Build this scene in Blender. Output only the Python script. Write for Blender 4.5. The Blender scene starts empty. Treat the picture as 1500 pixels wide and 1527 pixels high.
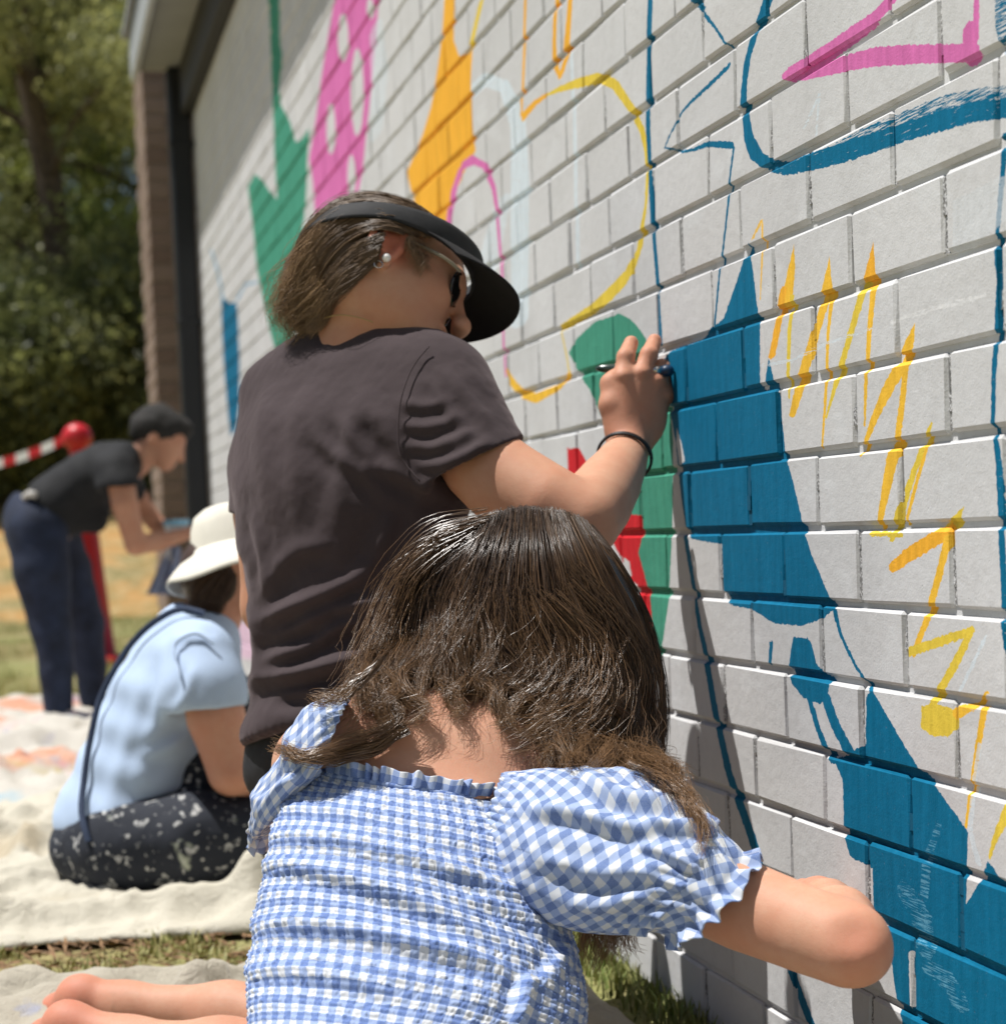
import bpy, math, random
import numpy as np
from mathutils import Vector, Matrix

# ------------------------------------------------------------------ camera, sky, sun, exposure
SC = bpy.context.scene
COL = SC.collection
F_PX, CX, CY = 3100.0, 750.0, 1000.0            # focal length and principal point, in photo pixels (1500 wide)
CAM = np.array([-0.882, 0.0, 0.695])
_d = np.array([(42 - CX) / F_PX, -(820 - CY) / F_PX, -1.0])
_u = np.array([-0.038, 1.0, 0.0]); _u[2] = _d[0] * _u[0] + _d[1] * _u[1]
_d /= np.linalg.norm(_d); _u /= np.linalg.norm(_u)
W2C = np.stack([np.cross(_d, _u), _d, _u], 1)    # world axes seen in camera axes
cam_data = bpy.data.cameras.new('camera')
cam = bpy.data.objects.new('camera', cam_data)
COL.objects.link(cam)
cam.matrix_world = Matrix.Translation(Vector(CAM)) @ Matrix([list(r) for r in W2C.T]).to_4x4()
cam_data.sensor_fit = 'HORIZONTAL'
cam_data.sensor_width = 36.0
cam_data.lens = F_PX / 1500 * 36
cam_data.shift_x = 0.0
cam_data.shift_y = (CY - 763.5) / 1500
cam_data.clip_start = 0.05
cam_data.clip_end = 400
cam_data.dof.use_dof = True
cam_data.dof.focus_distance = 2.28
cam_data.dof.aperture_fstop = 6.6
SC.camera = cam

SUN_DIR = np.array([-1.0, .30, 2.75]); SUN_DIR /= np.linalg.norm(SUN_DIR)
world = bpy.data.worlds.new('World'); SC.world = world; world.use_nodes = True
_nt = world.node_tree
_sky = _nt.nodes.new('ShaderNodeTexSky'); _sky.sky_type = 'NISHITA'; _sky.sun_disc = False
_sky.sun_elevation = math.asin(SUN_DIR[2]); _sky.sun_rotation = math.atan2(SUN_DIR[0], SUN_DIR[1])
_bg = _nt.nodes['Background']; _bg.inputs['Strength'].default_value = 0.055
_nt.links.new(_sky.outputs[0], _bg.inputs['Color'])
sun_data = bpy.data.lights.new('sun', 'SUN'); sun_data.energy = 5.0; sun_data.angle = math.radians(0.53)
sun_data.color = (1.0, 0.97, 0.93)
sun = bpy.data.objects.new('sun', sun_data); COL.objects.link(sun)
sun.location = (-3, 3, 10)
sun.rotation_euler = Vector(SUN_DIR).to_track_quat('Z', 'Y').to_euler()
SC.view_settings.view_transform = 'Standard'
SC.view_settings.look = 'None'
SC.view_settings.exposure = 0.32
SC.view_settings.gamma = 1.0
SC.cycles.use_denoising = True
SC.cycles.max_bounces = 7
SC.cycles.transparent_max_bounces = 8

# ------------------------------------------------------------------ helpers
rng = np.random.default_rng(7)
random.seed(7)

def at(px, py, Z):
    """photo pixel at depth Z (metres along the view axis) -> world point"""
    c = np.array([(px - CX) / F_PX * Z, -(py - CY) / F_PX * Z, -Z])
    return CAM + W2C.T @ c

def on_wall(px, py):
    r = W2C.T @ np.array([(px - CX) / F_PX, -(py - CY) / F_PX, -1.0])
    p = CAM + r * (-CAM[0] / r[0])
    return p[1], p[2]

def on_ground(px, py, z=0.0):
    r = W2C.T @ np.array([(px - CX) / F_PX, -(py - CY) / F_PX, -1.0])
    return CAM + r * ((z - CAM[2]) / r[2])

def to_px(P):
    q = (np.asarray(P) - CAM) @ W2C.T
    return CX + F_PX * q[..., 0] / -q[..., 2], CY - F_PX * q[..., 1] / -q[..., 2], -q[..., 2]

def camdir(x, y, z):
    """direction given as image right, image up, away"""
    v = W2C.T @ np.array([x, y, -z], float)
    return v / np.linalg.norm(v)

def wloc(o):
    v = Vector((0, 0, 0))
    while o is not None:
        v += o.location; o = o.parent
    return v

def tag(o, label=None, cat=None, group=None, kind=None):
    if label: o['label'] = label
    if cat: o['category'] = cat
    if group: o['group'] = group
    if kind: o['kind'] = kind
    return o

def thing(name, loc, label, cat, group=None):
    o = bpy.data.objects.new(name, None); COL.objects.link(o)
    o.location = [float(v) for v in loc]; o.empty_display_size = .1
    return tag(o, label, cat, group)

def raw_mesh(name, V, faces):
    V = np.ascontiguousarray(V, np.float32)
    me = bpy.data.meshes.new(name)
    me.vertices.add(len(V)); me.vertices.foreach_set('co', V.ravel())
    if not isinstance(faces, (list, tuple)): faces = [faces]
    faces = [np.asarray(f, np.int32) for f in faces if len(f)]
    loops = np.concatenate([f.ravel() for f in faces])
    sizes = np.concatenate([np.full(len(f), f.shape[1], np.int32) for f in faces])
    me.loops.add(len(loops)); me.loops.foreach_set('vertex_index', loops)
    me.polygons.add(len(sizes))
    me.polygons.foreach_set('loop_start', np.concatenate([[0], np.cumsum(sizes)[:-1]]).astype(np.int32))
    me.polygons.foreach_set('use_smooth', np.zeros(len(sizes), bool))
    me.update(calc_edges=True)
    return me

def mesh(name, V, faces, mats, parent=None, smooth=True, loc=None, attrs=None, midx=None, mods=None):
    """link one mesh object; V in world coordinates"""
    V = np.asarray(V, float)
    if parent is not None: org = np.array(wloc(parent))
    else: org = np.zeros(3) if loc is None else np.asarray(loc, float)
    me = raw_mesh(name, V - org, faces)
    if smooth: me.polygons.foreach_set('use_smooth', np.ones(len(me.polygons), bool))
    for m in (mats if isinstance(mats, (list, tuple)) else [mats]): me.materials.append(m)
    if midx is not None: me.polygons.foreach_set('material_index', np.asarray(midx, np.int32))
    if attrs:
        for k, a in attrs.items():
            a = np.asarray(a, np.float32)
            if a.ndim == 1:
                t = me.attributes.new(k, 'FLOAT', 'POINT'); t.data.foreach_set('value', a)
            else:
                t = me.attributes.new(k, 'FLOAT_VECTOR', 'POINT'); t.data.foreach_set('vector', a.ravel())
    o = bpy.data.objects.new(name, me); COL.objects.link(o)
    if parent is not None: o.parent = parent
    else: o.location = org
    return o

def grid_faces(nu, nv, wrap=False):
    i = np.arange(nu - (0 if wrap else 1)); j = np.arange(nv - 1)
    I, J = np.meshgrid(i, j, indexing='ij'); I2 = (I + 1) % nu
    return np.stack([I * nv + J, I2 * nv + J, I2 * nv + J + 1, I * nv + J + 1], -1).reshape(-1, 4)

def box_vf(lo, hi):
    x0, y0, z0 = lo; x1, y1, z1 = hi
    V = np.array([[x0,y0,z0],[x1,y0,z0],[x1,y1,z0],[x0,y1,z0],[x0,y0,z1],[x1,y0,z1],[x1,y1,z1],[x0,y1,z1]], float)
    Q = np.array([[0,3,2,1],[4,5,6,7],[0,1,5,4],[1,2,6,5],[2,3,7,6],[3,0,4,7]])
    return V, Q

def bevel_box(lo, hi, b):
    """box with chamfered edges: 24 vertices"""
    lo = np.array(lo, float); hi = np.array(hi, float); V = []; idx = {}
    for sx in (0, 1):
        for sy in (0, 1):
            for sz in (0, 1):
                c = np.array([hi[0] if sx else lo[0], hi[1] if sy else lo[1], hi[2] if sz else lo[2]])
                inn = np.array([-b if sx else b, -b if sy else b, -b if sz else b])
                for a in range(3):
                    p = c + inn; p[a] = c[a]; idx[(sx, sy, sz, a)] = len(V); V.append(p)
    Fq, Ft = [], []
    for a in range(3):
        o1, o2 = (a + 1) % 3, (a + 2) % 3
        for s in (0, 1):
            q = []
            for (u, v) in ((0, 0), (1, 0), (1, 1), (0, 1)):
                k = [0, 0, 0]; k[a] = s; k[o1] = u; k[o2] = v; q.append(idx[(*k, a)])
            Fq.append(q if s else q[::-1])
        for u in (0, 1):
            for v in (0, 1):       # edge along axis a
                k0 = [0, 0, 0]; k0[o1] = u; k0[o2] = v; k1 = list(k0); k1[a] = 1
                q = [idx[(*k0, o1)], idx[(*k1, o1)], idx[(*k1, o2)], idx[(*k0, o2)]]
                Fq.append(q if u == v else q[::-1])
    for sx in (0, 1):
        for sy in (0, 1):
            for sz in (0, 1):
                t = [idx[(sx, sy, sz, a)] for a in range(3)]
                Ft.append(t if (sx + sy + sz) % 2 else t[::-1])
    return np.array(V), [np.array(Fq), np.array(Ft)]

def tube(pts, rad, n=10, caps=True, ring=None):
    """swept tube along a polyline; rad scalar or per point"""
    pts = np.asarray(pts, float); m = len(pts); rad = np.broadcast_to(np.asarray(rad, float), (m,))
    T = np.gradient(pts, axis=0); T /= np.linalg.norm(T, axis=1)[:, None] + 1e-12
    up = np.array([0, 0, 1.0]) if abs(T[0][2]) < .9 else np.array([1.0, 0, 0])
    N = np.zeros_like(pts); N[0] = np.cross(T[0], up); N[0] /= np.linalg.norm(N[0])
    for i in range(1, m):
        v = N[i-1] - T[i] * np.dot(N[i-1], T[i]); N[i] = v / (np.linalg.norm(v) + 1e-12)
    B = np.cross(T, N); a = np.arange(n) * 2 * math.pi / n
    V = pts[:, None] + rad[:, None, None] * (np.cos(a)[None, :, None] * N[:, None] + np.sin(a)[None, :, None] * B[:, None])
    V = V.reshape(-1, 3); i = np.arange(m - 1)[:, None]; j = np.arange(n)[None]
    Q = np.stack([i*n + j, i*n + (j+1) % n, (i+1)*n + (j+1) % n, (i+1)*n + j], -1).reshape(-1, 4)
    fs = [Q]
    if caps:
        V = np.vstack([V, pts[0], pts[-1]]); jj = np.arange(n)
        fs.append(np.stack([(jj+1) % n, jj, np.full(n, m*n)], -1))
        fs.append(np.stack([(m-1)*n + jj, (m-1)*n + (jj+1) % n, np.full(n, m*n+1)], -1))
    return V, fs

def join_vf(parts):
    """[(V, faces or list of faces)] -> V, [quads, tris]"""
    Vs, Q, T, o = [], [], [], 0
    for V, fs in parts:
        if not isinstance(fs, (list, tuple)): fs = [fs]
        for f in fs:
            f = np.asarray(f)
            if len(f): (Q if f.shape[1] == 4 else T).append(f + o)
        Vs.append(V); o += len(V)
    out = []
    if Q: out.append(np.vstack(Q))
    if T: out.append(np.vstack(T))
    return np.vstack(Vs), out

def resample(P, n):
    """smooth Catmull-Rom style resampling of a polyline to n points (columns of any width)"""
    P = np.asarray(P, float)
    if len(P) == 2: t = np.linspace(0, 1, n)[:, None]; return P[0] + (P[1] - P[0]) * t
    s = np.concatenate([[0], np.cumsum(np.linalg.norm(np.diff(P[:, :3], axis=0), axis=1) + 1e-9)])
    t = np.linspace(0, s[-1], n); k = np.clip(np.searchsorted(s, t, 'right') - 1, 0, len(P) - 2)
    m = np.gradient(P, s, axis=0); h = (s[k+1] - s[k])[:, None]; u = ((t - s[k]) / (s[k+1] - s[k]))[:, None]
    return (2*u**3 - 3*u**2 + 1) * P[k] + (u**3 - 2*u**2 + u) * h * m[k] + (-2*u**3 + 3*u**2) * P[k+1] + (u**3 - u**2) * h * m[k+1]

# value noise on arrays, several octaves
_perm = np.random.default_rng(3).random((64, 64, 64)).astype(np.float32)
def vnoise(P, scale=1.0, octaves=3, seed=0):
    P = np.asarray(P, np.float32) * scale + seed * 7.31; out = 0; amp = 1; tot = 0
    for _ in range(octaves):
        f = np.floor(P); u = P - f; u = u * u * (3 - 2 * u); i = f.astype(np.int64) & 63; j = (i + 1) & 63
        g = lambda a, b, c: _perm[a[..., 0], b[..., 1], c[..., 2]]
        x, y, z = u[..., 0], u[..., 1], u[..., 2]
        a = (g(i,i,i)*(1-x) + g(j,i,i)*x)*(1-y) + (g(i,j,i)*(1-x) + g(j,j,i)*x)*y
        b = (g(i,i,j)*(1-x) + g(j,i,j)*x)*(1-y) + (g(i,j,j)*(1-x) + g(j,j,j)*x)*y
        out = out + amp * ((a*(1-z) + b*z) * 2 - 1); tot += amp; amp *= .5; P = P * 2.03 + 11.7
    return out / tot

# ------------------------------------------------------------------ signed distance bodies -> one continuous mesh
class Body:
    """smooth union of round cones and ellipsoids on a grid, turned into one mesh by surface nets"""
    def __init__(s, lo, hi, h):
        s.lo = np.asarray(lo, float); s.h = h
        s.n = np.ceil((np.asarray(hi, float) - s.lo) / h).astype(int) + 1
        s.D = np.full(s.n, .12, np.float32)
    def _sub(s, lo, hi):
        a = np.clip(np.floor((lo - s.lo) / s.h).astype(int), 0, s.n - 1)
        b = np.clip(np.ceil((hi - s.lo) / s.h).astype(int) + 1, 0, s.n)
        if np.any(b <= a): return None, None
        ax = [(np.arange(a[i], b[i]) * s.h + s.lo[i]).astype(np.float32) for i in range(3)]
        return tuple(slice(a[i], b[i]) for i in range(3)), np.stack(np.meshgrid(*ax, indexing='ij'), -1)
    def _mix(s, sl, d, k, op):
        o = s.D[sl]
        if op == 'sub': d = -d; hh = np.clip(.5 - .5 * (o - d) / k, 0, 1); r = o * (1 - hh) + d * hh + k * hh * (1 - hh)
        else: hh = np.clip(.5 + .5 * (o - d) / k, 0, 1); r = o * (1 - hh) + d * hh - k * hh * (1 - hh)
        s.D[sl] = r
    def cone(s, a, b, ra, rb, k=.02, op='add'):
        a = np.asarray(a, float); b = np.asarray(b, float); R = max(ra, rb) + k + .03
        sl, P = s._sub(np.minimum(a, b) - R, np.maximum(a, b) + R)
        if sl is None: return s
        ba = (b - a).astype(np.float32); t = np.clip((P - a.astype(np.float32)) @ ba / (ba @ ba + 1e-12), 0, 1)
        d = np.linalg.norm(P - a.astype(np.float32) - t[..., None] * ba, axis=-1) - (ra + (rb - ra) * t)
        s._mix(sl, d, k, op); return s
    def chain(s, pts, rads, k=.02):
        for i in range(len(pts) - 1): s.cone(pts[i], pts[i+1], rads[i], rads[i+1], k)
        return s
    def ell(s, c, r, axes=None, k=.02, op='add'):
        c = np.asarray(c, float); r = np.broadcast_to(np.asarray(r, float), (3,)); A = np.eye(3) if axes is None else np.asarray(axes, float)
        ext = np.sqrt(((A * r[:, None]) ** 2).sum(0)) + k + .03
        sl, P = s._sub(c - ext, c + ext)
        if sl is None: return s
        q = (P - c.astype(np.float32)) @ A.T.astype(np.float32)
        k0 = np.linalg.norm(q / r, axis=-1); k1 = np.linalg.norm(q / (r * r), axis=-1)
        d = np.where(k0 < 1e-4, -r.min(), k0 * (k0 - 1) / np.maximum(k1, 1e-6)).astype(np.float32)
        s._mix(sl, d, k, op); return s
    def cut(s, p, n, k=.004):
        """keep the side where (x-p).n < 0"""
        n = np.asarray(n, float); n = n / np.linalg.norm(n)
        sl, P = s._sub(s.lo, s.lo + s.n * s.h)
        d = (P - np.asarray(p, np.float32)) @ n.astype(np.float32)
        s.D = np.maximum(s.D, d); return s
    def blur(s, it=1):
        for _ in range(it):
            for ax in range(3):
                s.D = (np.roll(s.D, 1, ax) + 2 * s.D + np.roll(s.D, -1, ax)) * .25
        return s
    def build(s, keep=None):
        D = s.D; neg = D < 0
        c = np.zeros(np.array(D.shape) - 1, np.uint8)
        for dx in (0, 1):
            for dy in (0, 1):
                for dz in (0, 1):
                    c += neg[dx:D.shape[0]-1+dx, dy:D.shape[1]-1+dy, dz:D.shape[2]-1+dz]
        act = (c > 0) & (c < 8); I = np.argwhere(act); idx = np.full(act.shape, -1, np.int32); idx[act] = np.arange(len(I))
        cor = [(x, y, z) for x in (0, 1) for y in (0, 1) for z in (0, 1)]
        val = np.stack([D[I[:, 0]+a, I[:, 1]+b, I[:, 2]+e] for a, b, e in cor], 1)
        acc = np.zeros((len(I), 3), np.float32); cnt = np.zeros(len(I), np.float32)
        for a in range(8):
            for b in range(a + 1, 8):
                if sum(abs(cor[a][i] - cor[b][i]) for i in range(3)) != 1: continue
                m = (val[:, a] < 0) != (val[:, b] < 0)
                t = np.where(m, val[:, a] / (val[:, a] - val[:, b] + 1e-12), 0)
                p = np.array(cor[a], np.float32) + t[:, None] * (np.array(cor[b], np.float32) - np.array(cor[a], np.float32))
                acc += np.where(m[:, None], p, 0); cnt += m
        V = (I + acc / np.maximum(cnt, 1)[:, None]) * s.h + s.lo
        Q = []
        for ax in range(3):
            u, v = (ax + 1) % 3, (ax + 2) % 3
            sl0 = [slice(None)] * 3; sl1 = [slice(None)] * 3; sl0[ax] = slice(0, -1); sl1[ax] = slice(1, None)
            n0, n1 = neg[tuple(sl0)], neg[tuple(sl1)]
            E = np.argwhere(n0 != n1)
            ok = (E[:, u] > 0) & (E[:, v] > 0) & (E[:, u] < act.shape[u]) & (E[:, v] < act.shape[v]); E = E[ok]
            du = np.zeros(3, int); du[u] = 1; dv = np.zeros(3, int); dv[v] = 1
            g = lambda e: idx[e[:, 0], e[:, 1], e[:, 2]]
            q = np.stack([g(E - du - dv), g(E - dv), g(E), g(E - du)], 1)
            fl = neg[E[:, 0], E[:, 1], E[:, 2]]
            q[~fl] = q[~fl][:, ::-1]; Q.append(q)
        Q = np.vstack(Q); Q = Q[(Q >= 0).all(1)]
        return V, Q

def smooth_mesh(V, Q, it=2, lam=.5):
    V = V.copy(); n = len(V)
    E = np.vstack([Q[:, [0, 1]], Q[:, [1, 2]], Q[:, [2, 3]], Q[:, [3, 0]]]) if Q.shape[1] == 4 else np.vstack([Q[:, [0, 1]], Q[:, [1, 2]], Q[:, [2, 0]]])
    for _ in range(it):
        A = np.zeros_like(V); c = np.zeros(n)
        for k in range(3): A[:, k] = np.bincount(E[:, 0], V[E[:, 1], k], n) + np.bincount(E[:, 1], V[E[:, 0], k], n)
        c = np.bincount(E[:, 0], minlength=n) + np.bincount(E[:, 1], minlength=n)
        V += lam * (A / np.maximum(c, 1)[:, None] - V)
    return V

def vnormals(V, Q):
    f = np.cross(V[Q[:, 2]] - V[Q[:, 0]], V[Q[:, 3 if Q.shape[1] == 4 else 1]] - V[Q[:, 1 if Q.shape[1] == 4 else 0]])
    N = np.zeros_like(V)
    for c in range(Q.shape[1]):
        for k in range(3): N[:, k] += np.bincount(Q[:, c], f[:, k], len(V))
    return N / (np.linalg.norm(N, axis=1)[:, None] + 1e-12)

# ------------------------------------------------------------------ materials
class NT:
    def __init__(s, mat):
        mat.use_nodes = True; s.t = mat.node_tree; s.n = s.t.nodes; s.l = s.t.links
        s.bsdf = s.n['Principled BSDF']; s.out = s.n['Material Output']
    def node(s, kind, **kw):
        nd = s.n.new(kind)
        for k, v in kw.items(): setattr(nd, k, v)
        return nd
    def link(s, a, b): s.l.new(a, b)
    def val(s, sock, v):
        if hasattr(v, 'is_linked') or isinstance(v, bpy.types.NodeSocket): s.l.new(v, sock)
        else: sock.default_value = v
    def math(s, op, a, b=0.0, c=None, clamp=False):
        nd = s.n.new('ShaderNodeMath'); nd.operation = op; nd.use_clamp = clamp
        s.val(nd.inputs[0], a); s.val(nd.inputs[1], b)
        if c is not None: s.val(nd.inputs[2], c)
        return nd.outputs[0]
    def mix(s, f, a, b):
        nd = s.n.new('ShaderNodeMix'); nd.data_type = 'RGBA'
        s.val(nd.inputs[0], f); s.val(nd.inputs[6], rgba(a)); s.val(nd.inputs[7], rgba(b))
        return nd.outputs[2]
    def noise(s, vec, scale, detail=3.0, rough=.55, dist=0.0):
        nd = s.n.new('ShaderNodeTexNoise'); nd.inputs['Scale'].default_value = scale
        nd.inputs['Detail'].default_value = detail; nd.inputs['Roughness'].default_value = rough; nd.inputs['Distortion'].default_value = dist
        if vec is not None: s.l.new(vec, nd.inputs['Vector'])
        return nd
    def ramp(s, f, lo, hi, clamp=True):
        nd = s.n.new('ShaderNodeMapRange'); nd.clamp = clamp
        s.val(nd.inputs[0], f); nd.inputs[1].default_value = lo; nd.inputs[2].default_value = hi
        return nd.outputs[0]
    def pos(s):
        return s.n.new('ShaderNodeNewGeometry').outputs['Position']
    def scaled(s, vec, sc):
        nd = s.n.new('ShaderNodeVectorMath'); nd.operation = 'MULTIPLY'; s.l.new(vec, nd.inputs[0]); nd.inputs[1].default_value = sc
        return nd.outputs[0]
    def bump(s, h, strength=.3, dist=.002):
        nd = s.n.new('ShaderNodeBump'); nd.inputs['Strength'].default_value = strength; nd.inputs['Distance'].default_value = dist
        s.l.new(h, nd.inputs['Height']); s.l.new(nd.outputs[0], s.bsdf.inputs['Normal']); return nd
    def attr(s, name):
        nd = s.n.new('ShaderNodeAttribute'); nd.attribute_name = name; return nd

def rgba(c):
    if isinstance(c, (tuple, list)): return (*c[:3], 1.0)
    return c

def simple(name, col, rough=.6, var=.12, scale=30, bump=0.0, bscale=200, bdist=.001, spec=.4, metal=0.0, sheen=0.0):
    """procedural colour with mottling and fine relief"""
    m = bpy.data.materials.new(name); t = NT(m); p = t.pos()
    n = t.noise(p, scale, 4)
    dark = tuple(c * (1 - var * 1.4) for c in col); light = tuple(min(1, c * (1 + var)) for c in col)
    t.link(t.mix(t.ramp(n.outputs[0], .3, .7), dark, light), t.bsdf.inputs['Base Color'])
    t.bsdf.inputs['Roughness'].default_value = rough; t.bsdf.inputs['Specular IOR Level'].default_value = spec
    t.bsdf.inputs['Metallic'].default_value = metal
    if sheen: t.bsdf.inputs['Sheen Weight'].default_value = sheen; t.bsdf.inputs['Sheen Roughness'].default_value = .5
    if bump: t.bump(t.noise(p, bscale, 3).outputs[0], bump, bdist)
    return m
# ------------------------------------------------------------------ the painted brick wall
COURSE, MODULE, Y0 = 0.0857, 0.2345, 1.892      # course height, brick module, a head joint of an even course
WALL_Y0, WALL_Y1, N_COURSE = 0.2, 10.32, 35

WHITEGREY = (.555, .552, .55)
BLUE = (.0005, .130, .245); GREEN = (.055, .275, .185); YELLOW = (.80, .47, .045); LIME = (.70, .52, .06)
ORANGE = (.80, .40, .035); PINK = (.62, .155, .40); RED = (.55, .014, .022); PALE = (.60, .68, .73); GREY2 = (.5, .5, .49)
SHAPES = []

def add_shape(kind, knots, col, dry=0.0, alpha=1.0):
    """kind V: knots (z, ylo, yhi); kind H: knots (y, zlo, zhi), knots rising"""
    K = np.array(knots, float); K = K[np.argsort(K[:, 0], kind='stable')]
    K[:, 0] += np.arange(len(K)) * 1e-5
    if K[-1, 0] - K[0, 0] < 2e-3: return
    a0, a1 = K[0, 0], K[-1, 0]; b0, b1 = K[:, 1:].min(), K[:, 1:].max()
    bb = (b0, b1, a0, a1) if kind == 'V' else (a0, a1, b0, b1)      # y0 y1 z0 z1
    SHAPES.append(dict(kind=kind, K=K, col=col, dry=dry, alpha=alpha, bb=bb))

def poly(px, col, dry=0.0, alpha=1.0, n=26):
    """filled outline given in photo pixels, laid on the wall plane; sliced along height"""
    P = np.array([on_wall(*p) for p in px])
    zs = np.unique(np.concatenate([np.linspace(P[:, 1].min() + 1e-4, P[:, 1].max() - 1e-4, n), P[:, 1] + 1e-4, P[:, 1] - 1e-4]))
    zs = zs[(zs > P[:, 1].min()) & (zs < P[:, 1].max())]
    K = []
    for z in zs:
        xs = []
        for i in range(len(P)):
            (ya, za), (yb, zb) = P[i], P[(i + 1) % len(P)]
            if (za > z) != (zb > z): xs.append(ya + (yb - ya) * (z - za) / (zb - za))
        if len(xs) >= 2: K.append((z, min(xs), max(xs)))
    if len(K) > 60: K = [K[int(round(i))] for i in np.linspace(0, len(K) - 1, 60)]
    add_shape('V', K, col, dry, alpha)

def stroke(px, w, col, dry=0.0, alpha=1.0):
    """brush line: photo-pixel polyline with widths in pixels, split into runs that rise or run sideways"""
    w = np.broadcast_to(np.asarray(w, float), (len(px),))
    P = np.array([on_wall(*p) for p in px]); vs = np.array([1.12 * (p[0] - 42) for p in px]); hs = np.array([(p[0] - 42) for p in px]) / P[:, 0]; 
    A = np.array(px, float); C = np.array([42., 820.]) - A; C /= np.linalg.norm(C, axis=1)[:, None]     # course direction at each point
    def cls(i):
        t = A[i + 1] - A[i]; t = t / (np.linalg.norm(t) + 1e-9); d = P[i + 1] - P[i]
        return ('V', d[1] > 0) if abs(t[0] * C[i, 1] - t[1] * C[i, 0]) >= abs(t[0]) else ('H', d[0] > 0)
    runs, cur = [], [0]
    for i in range(len(P) - 1):
        if len(cur) > 1 and cls(i) != cls(i - 1): runs.append(cur); cur = [i]
        cur.append(i + 1)
    runs.append(cur)
    for r in runs:
        k = cls(r[0])[0]; Q = P[r]; T = np.gradient(A[r], axis=0); T /= np.linalg.norm(T, axis=1)[:, None] + 1e-9; c = C[r]
        a, b = (1, 0) if k == 'V' else (0, 1)
        if k == 'V': half = w[r] / 2 / np.maximum(np.abs(T[:, 0] * c[:, 1] - T[:, 1] * c[:, 0]), .4) / (hs[r] / np.abs(c[:, 0]))
        else: half = w[r] / 2 / np.maximum(np.abs(T[:, 0]), .4) / vs[r]
        K = sorted((Q[i, a], Q[i, b] - half[i], Q[i, b] + half[i]) for i in range(len(Q)))
        e = .3 * float((w[r] / (vs[r] if k == 'V' else hs[r])).mean()); s0, s1 = K[0], K[-1]
        K = [(s0[0] - e, s0[1] + (s0[2]-s0[1])*.3, s0[2] - (s0[2]-s0[1])*.3)] + K + [(s1[0] + e, s1[1] + (s1[2]-s1[1])*.3, s1[2] - (s1[2]-s1[1])*.3)]
        add_shape(k, K, col, dry, alpha)

# ---- far left of the mural
poly([(399,-40),(416,-40),(417,60),(421,80),(417,130),(418,155),(433,181),(441,210),(448,240),(455,290),(452,340),(446,430),(437,500),(425,540),(414,540),(414,400),(413,295),(410,240),(407,170),(405,90)], GREEN)
poly([(380,259),(391,268),(402,285),(413,297),(416,400),(416,545),(400,483),(383,400),(375,320),(369,278)], GREEN)
poly([(461,190),(458,240),(454,330),(440,310),(440,213),(450,207)], GREEN)
poly([(330,440),(341,452),(353,450),(357,520),(357,600),(352,640),(343,650),(338,600),(332,520)], BLUE)
stroke([(315,372),(326,408),(333,446)], 3, (.2,.36,.5), .3); stroke([(384,420),(366,424),(354,446)], 3, (.2,.36,.5), .3)
poly([(505,-40),(566,-40),(564,0),(561,45),(555,120),(548,187),(541,253),(535,283),(520,335),(470,340),(468,288),(461,235),(471,181),(481,107),(492,35)], PINK)
for cx_, cy_, rx_, ry_ in ((511,56,8,36),(532,137,10,66),(493,192,7,38),(552,12,5,16),(524,262,6,32)):
    poly([(cx_+rx_*math.sin(a)*(1.15 if a<3 else .9), cy_-ry_*math.cos(a)) for a in np.linspace(0,6.28,15)[:-1]], WHITEGREY)
poly([(345,925),(372,930),(384,950),(380,985),(352,980)], (.66,.42,.58), .4, .8)
# ---- orange leaf and pale washes
stroke([(752,128),(772,180),(776,300),(774,480)], [18,26,30,26], PALE, .3, .9)
stroke([(852,70),(858,220),(861,400)], [5,6,6], PALE, .2, .8)
stroke([(690,150),(722,118),(752,128)], [14,20,18], PALE, .3, .85)
stroke([(560,40),(566,120),(560,200)], [20,24,18], PALE, .5, .6)
stroke([(680,480),(720,420),(750,300)], [26,30,24], PALE, .45, .7)
stroke([(718,0),(704,60),(698,86)], [6,6,4], LIME)
poly([(664,-40),(678,-40),(676,60),(684,84),(698,78),(704,72),(702,120),(703,160),(706,200),(709,224),(692,256),(680,280),(672,304),(666,350),(640,350),(618,304),(612,280),(606,256),(620,224),(630,200),(642,160),(650,120),(656,80),(660,40)], ORANGE)
stroke([(668,340),(676,280),(688,248),(704,238),(724,248),(736,280),(742,320),(748,400),(754,560)], [6,8,9,13,11,7,5,4,3], PINK)
stroke([(830,-20),(828,60),(829,98),(835,114)], [6,6,8,5], ORANGE); stroke([(852,-20),(846,80),(836,114)], [6,9,6], ORANGE)
stroke([(784,-20),(781,80),(778,172)], [4,4,3], ORANGE)
stroke([(780,174),(797,154),(816,140)], [9,7,4], ORANGE)
stroke([(816,141),(836,132),(860,124),(892,116),(916,124),(944,164),(958,194),(964,224),(966,256),(964,304),(954,368),(934,412),(910,438),(886,458),(836,489)], [3,8,13,16,15,12,9,7,5,4,8,15,16,13,9], LIME)
stroke([(836,492),(844,530),(848,556)], [3,3,3], LIME, 0, .7)
stroke([(848,556),(836,576),(800,594),(780,588),(766,572),(756,552)], [4,9,14,14,11,3], YELLOW)
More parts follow.
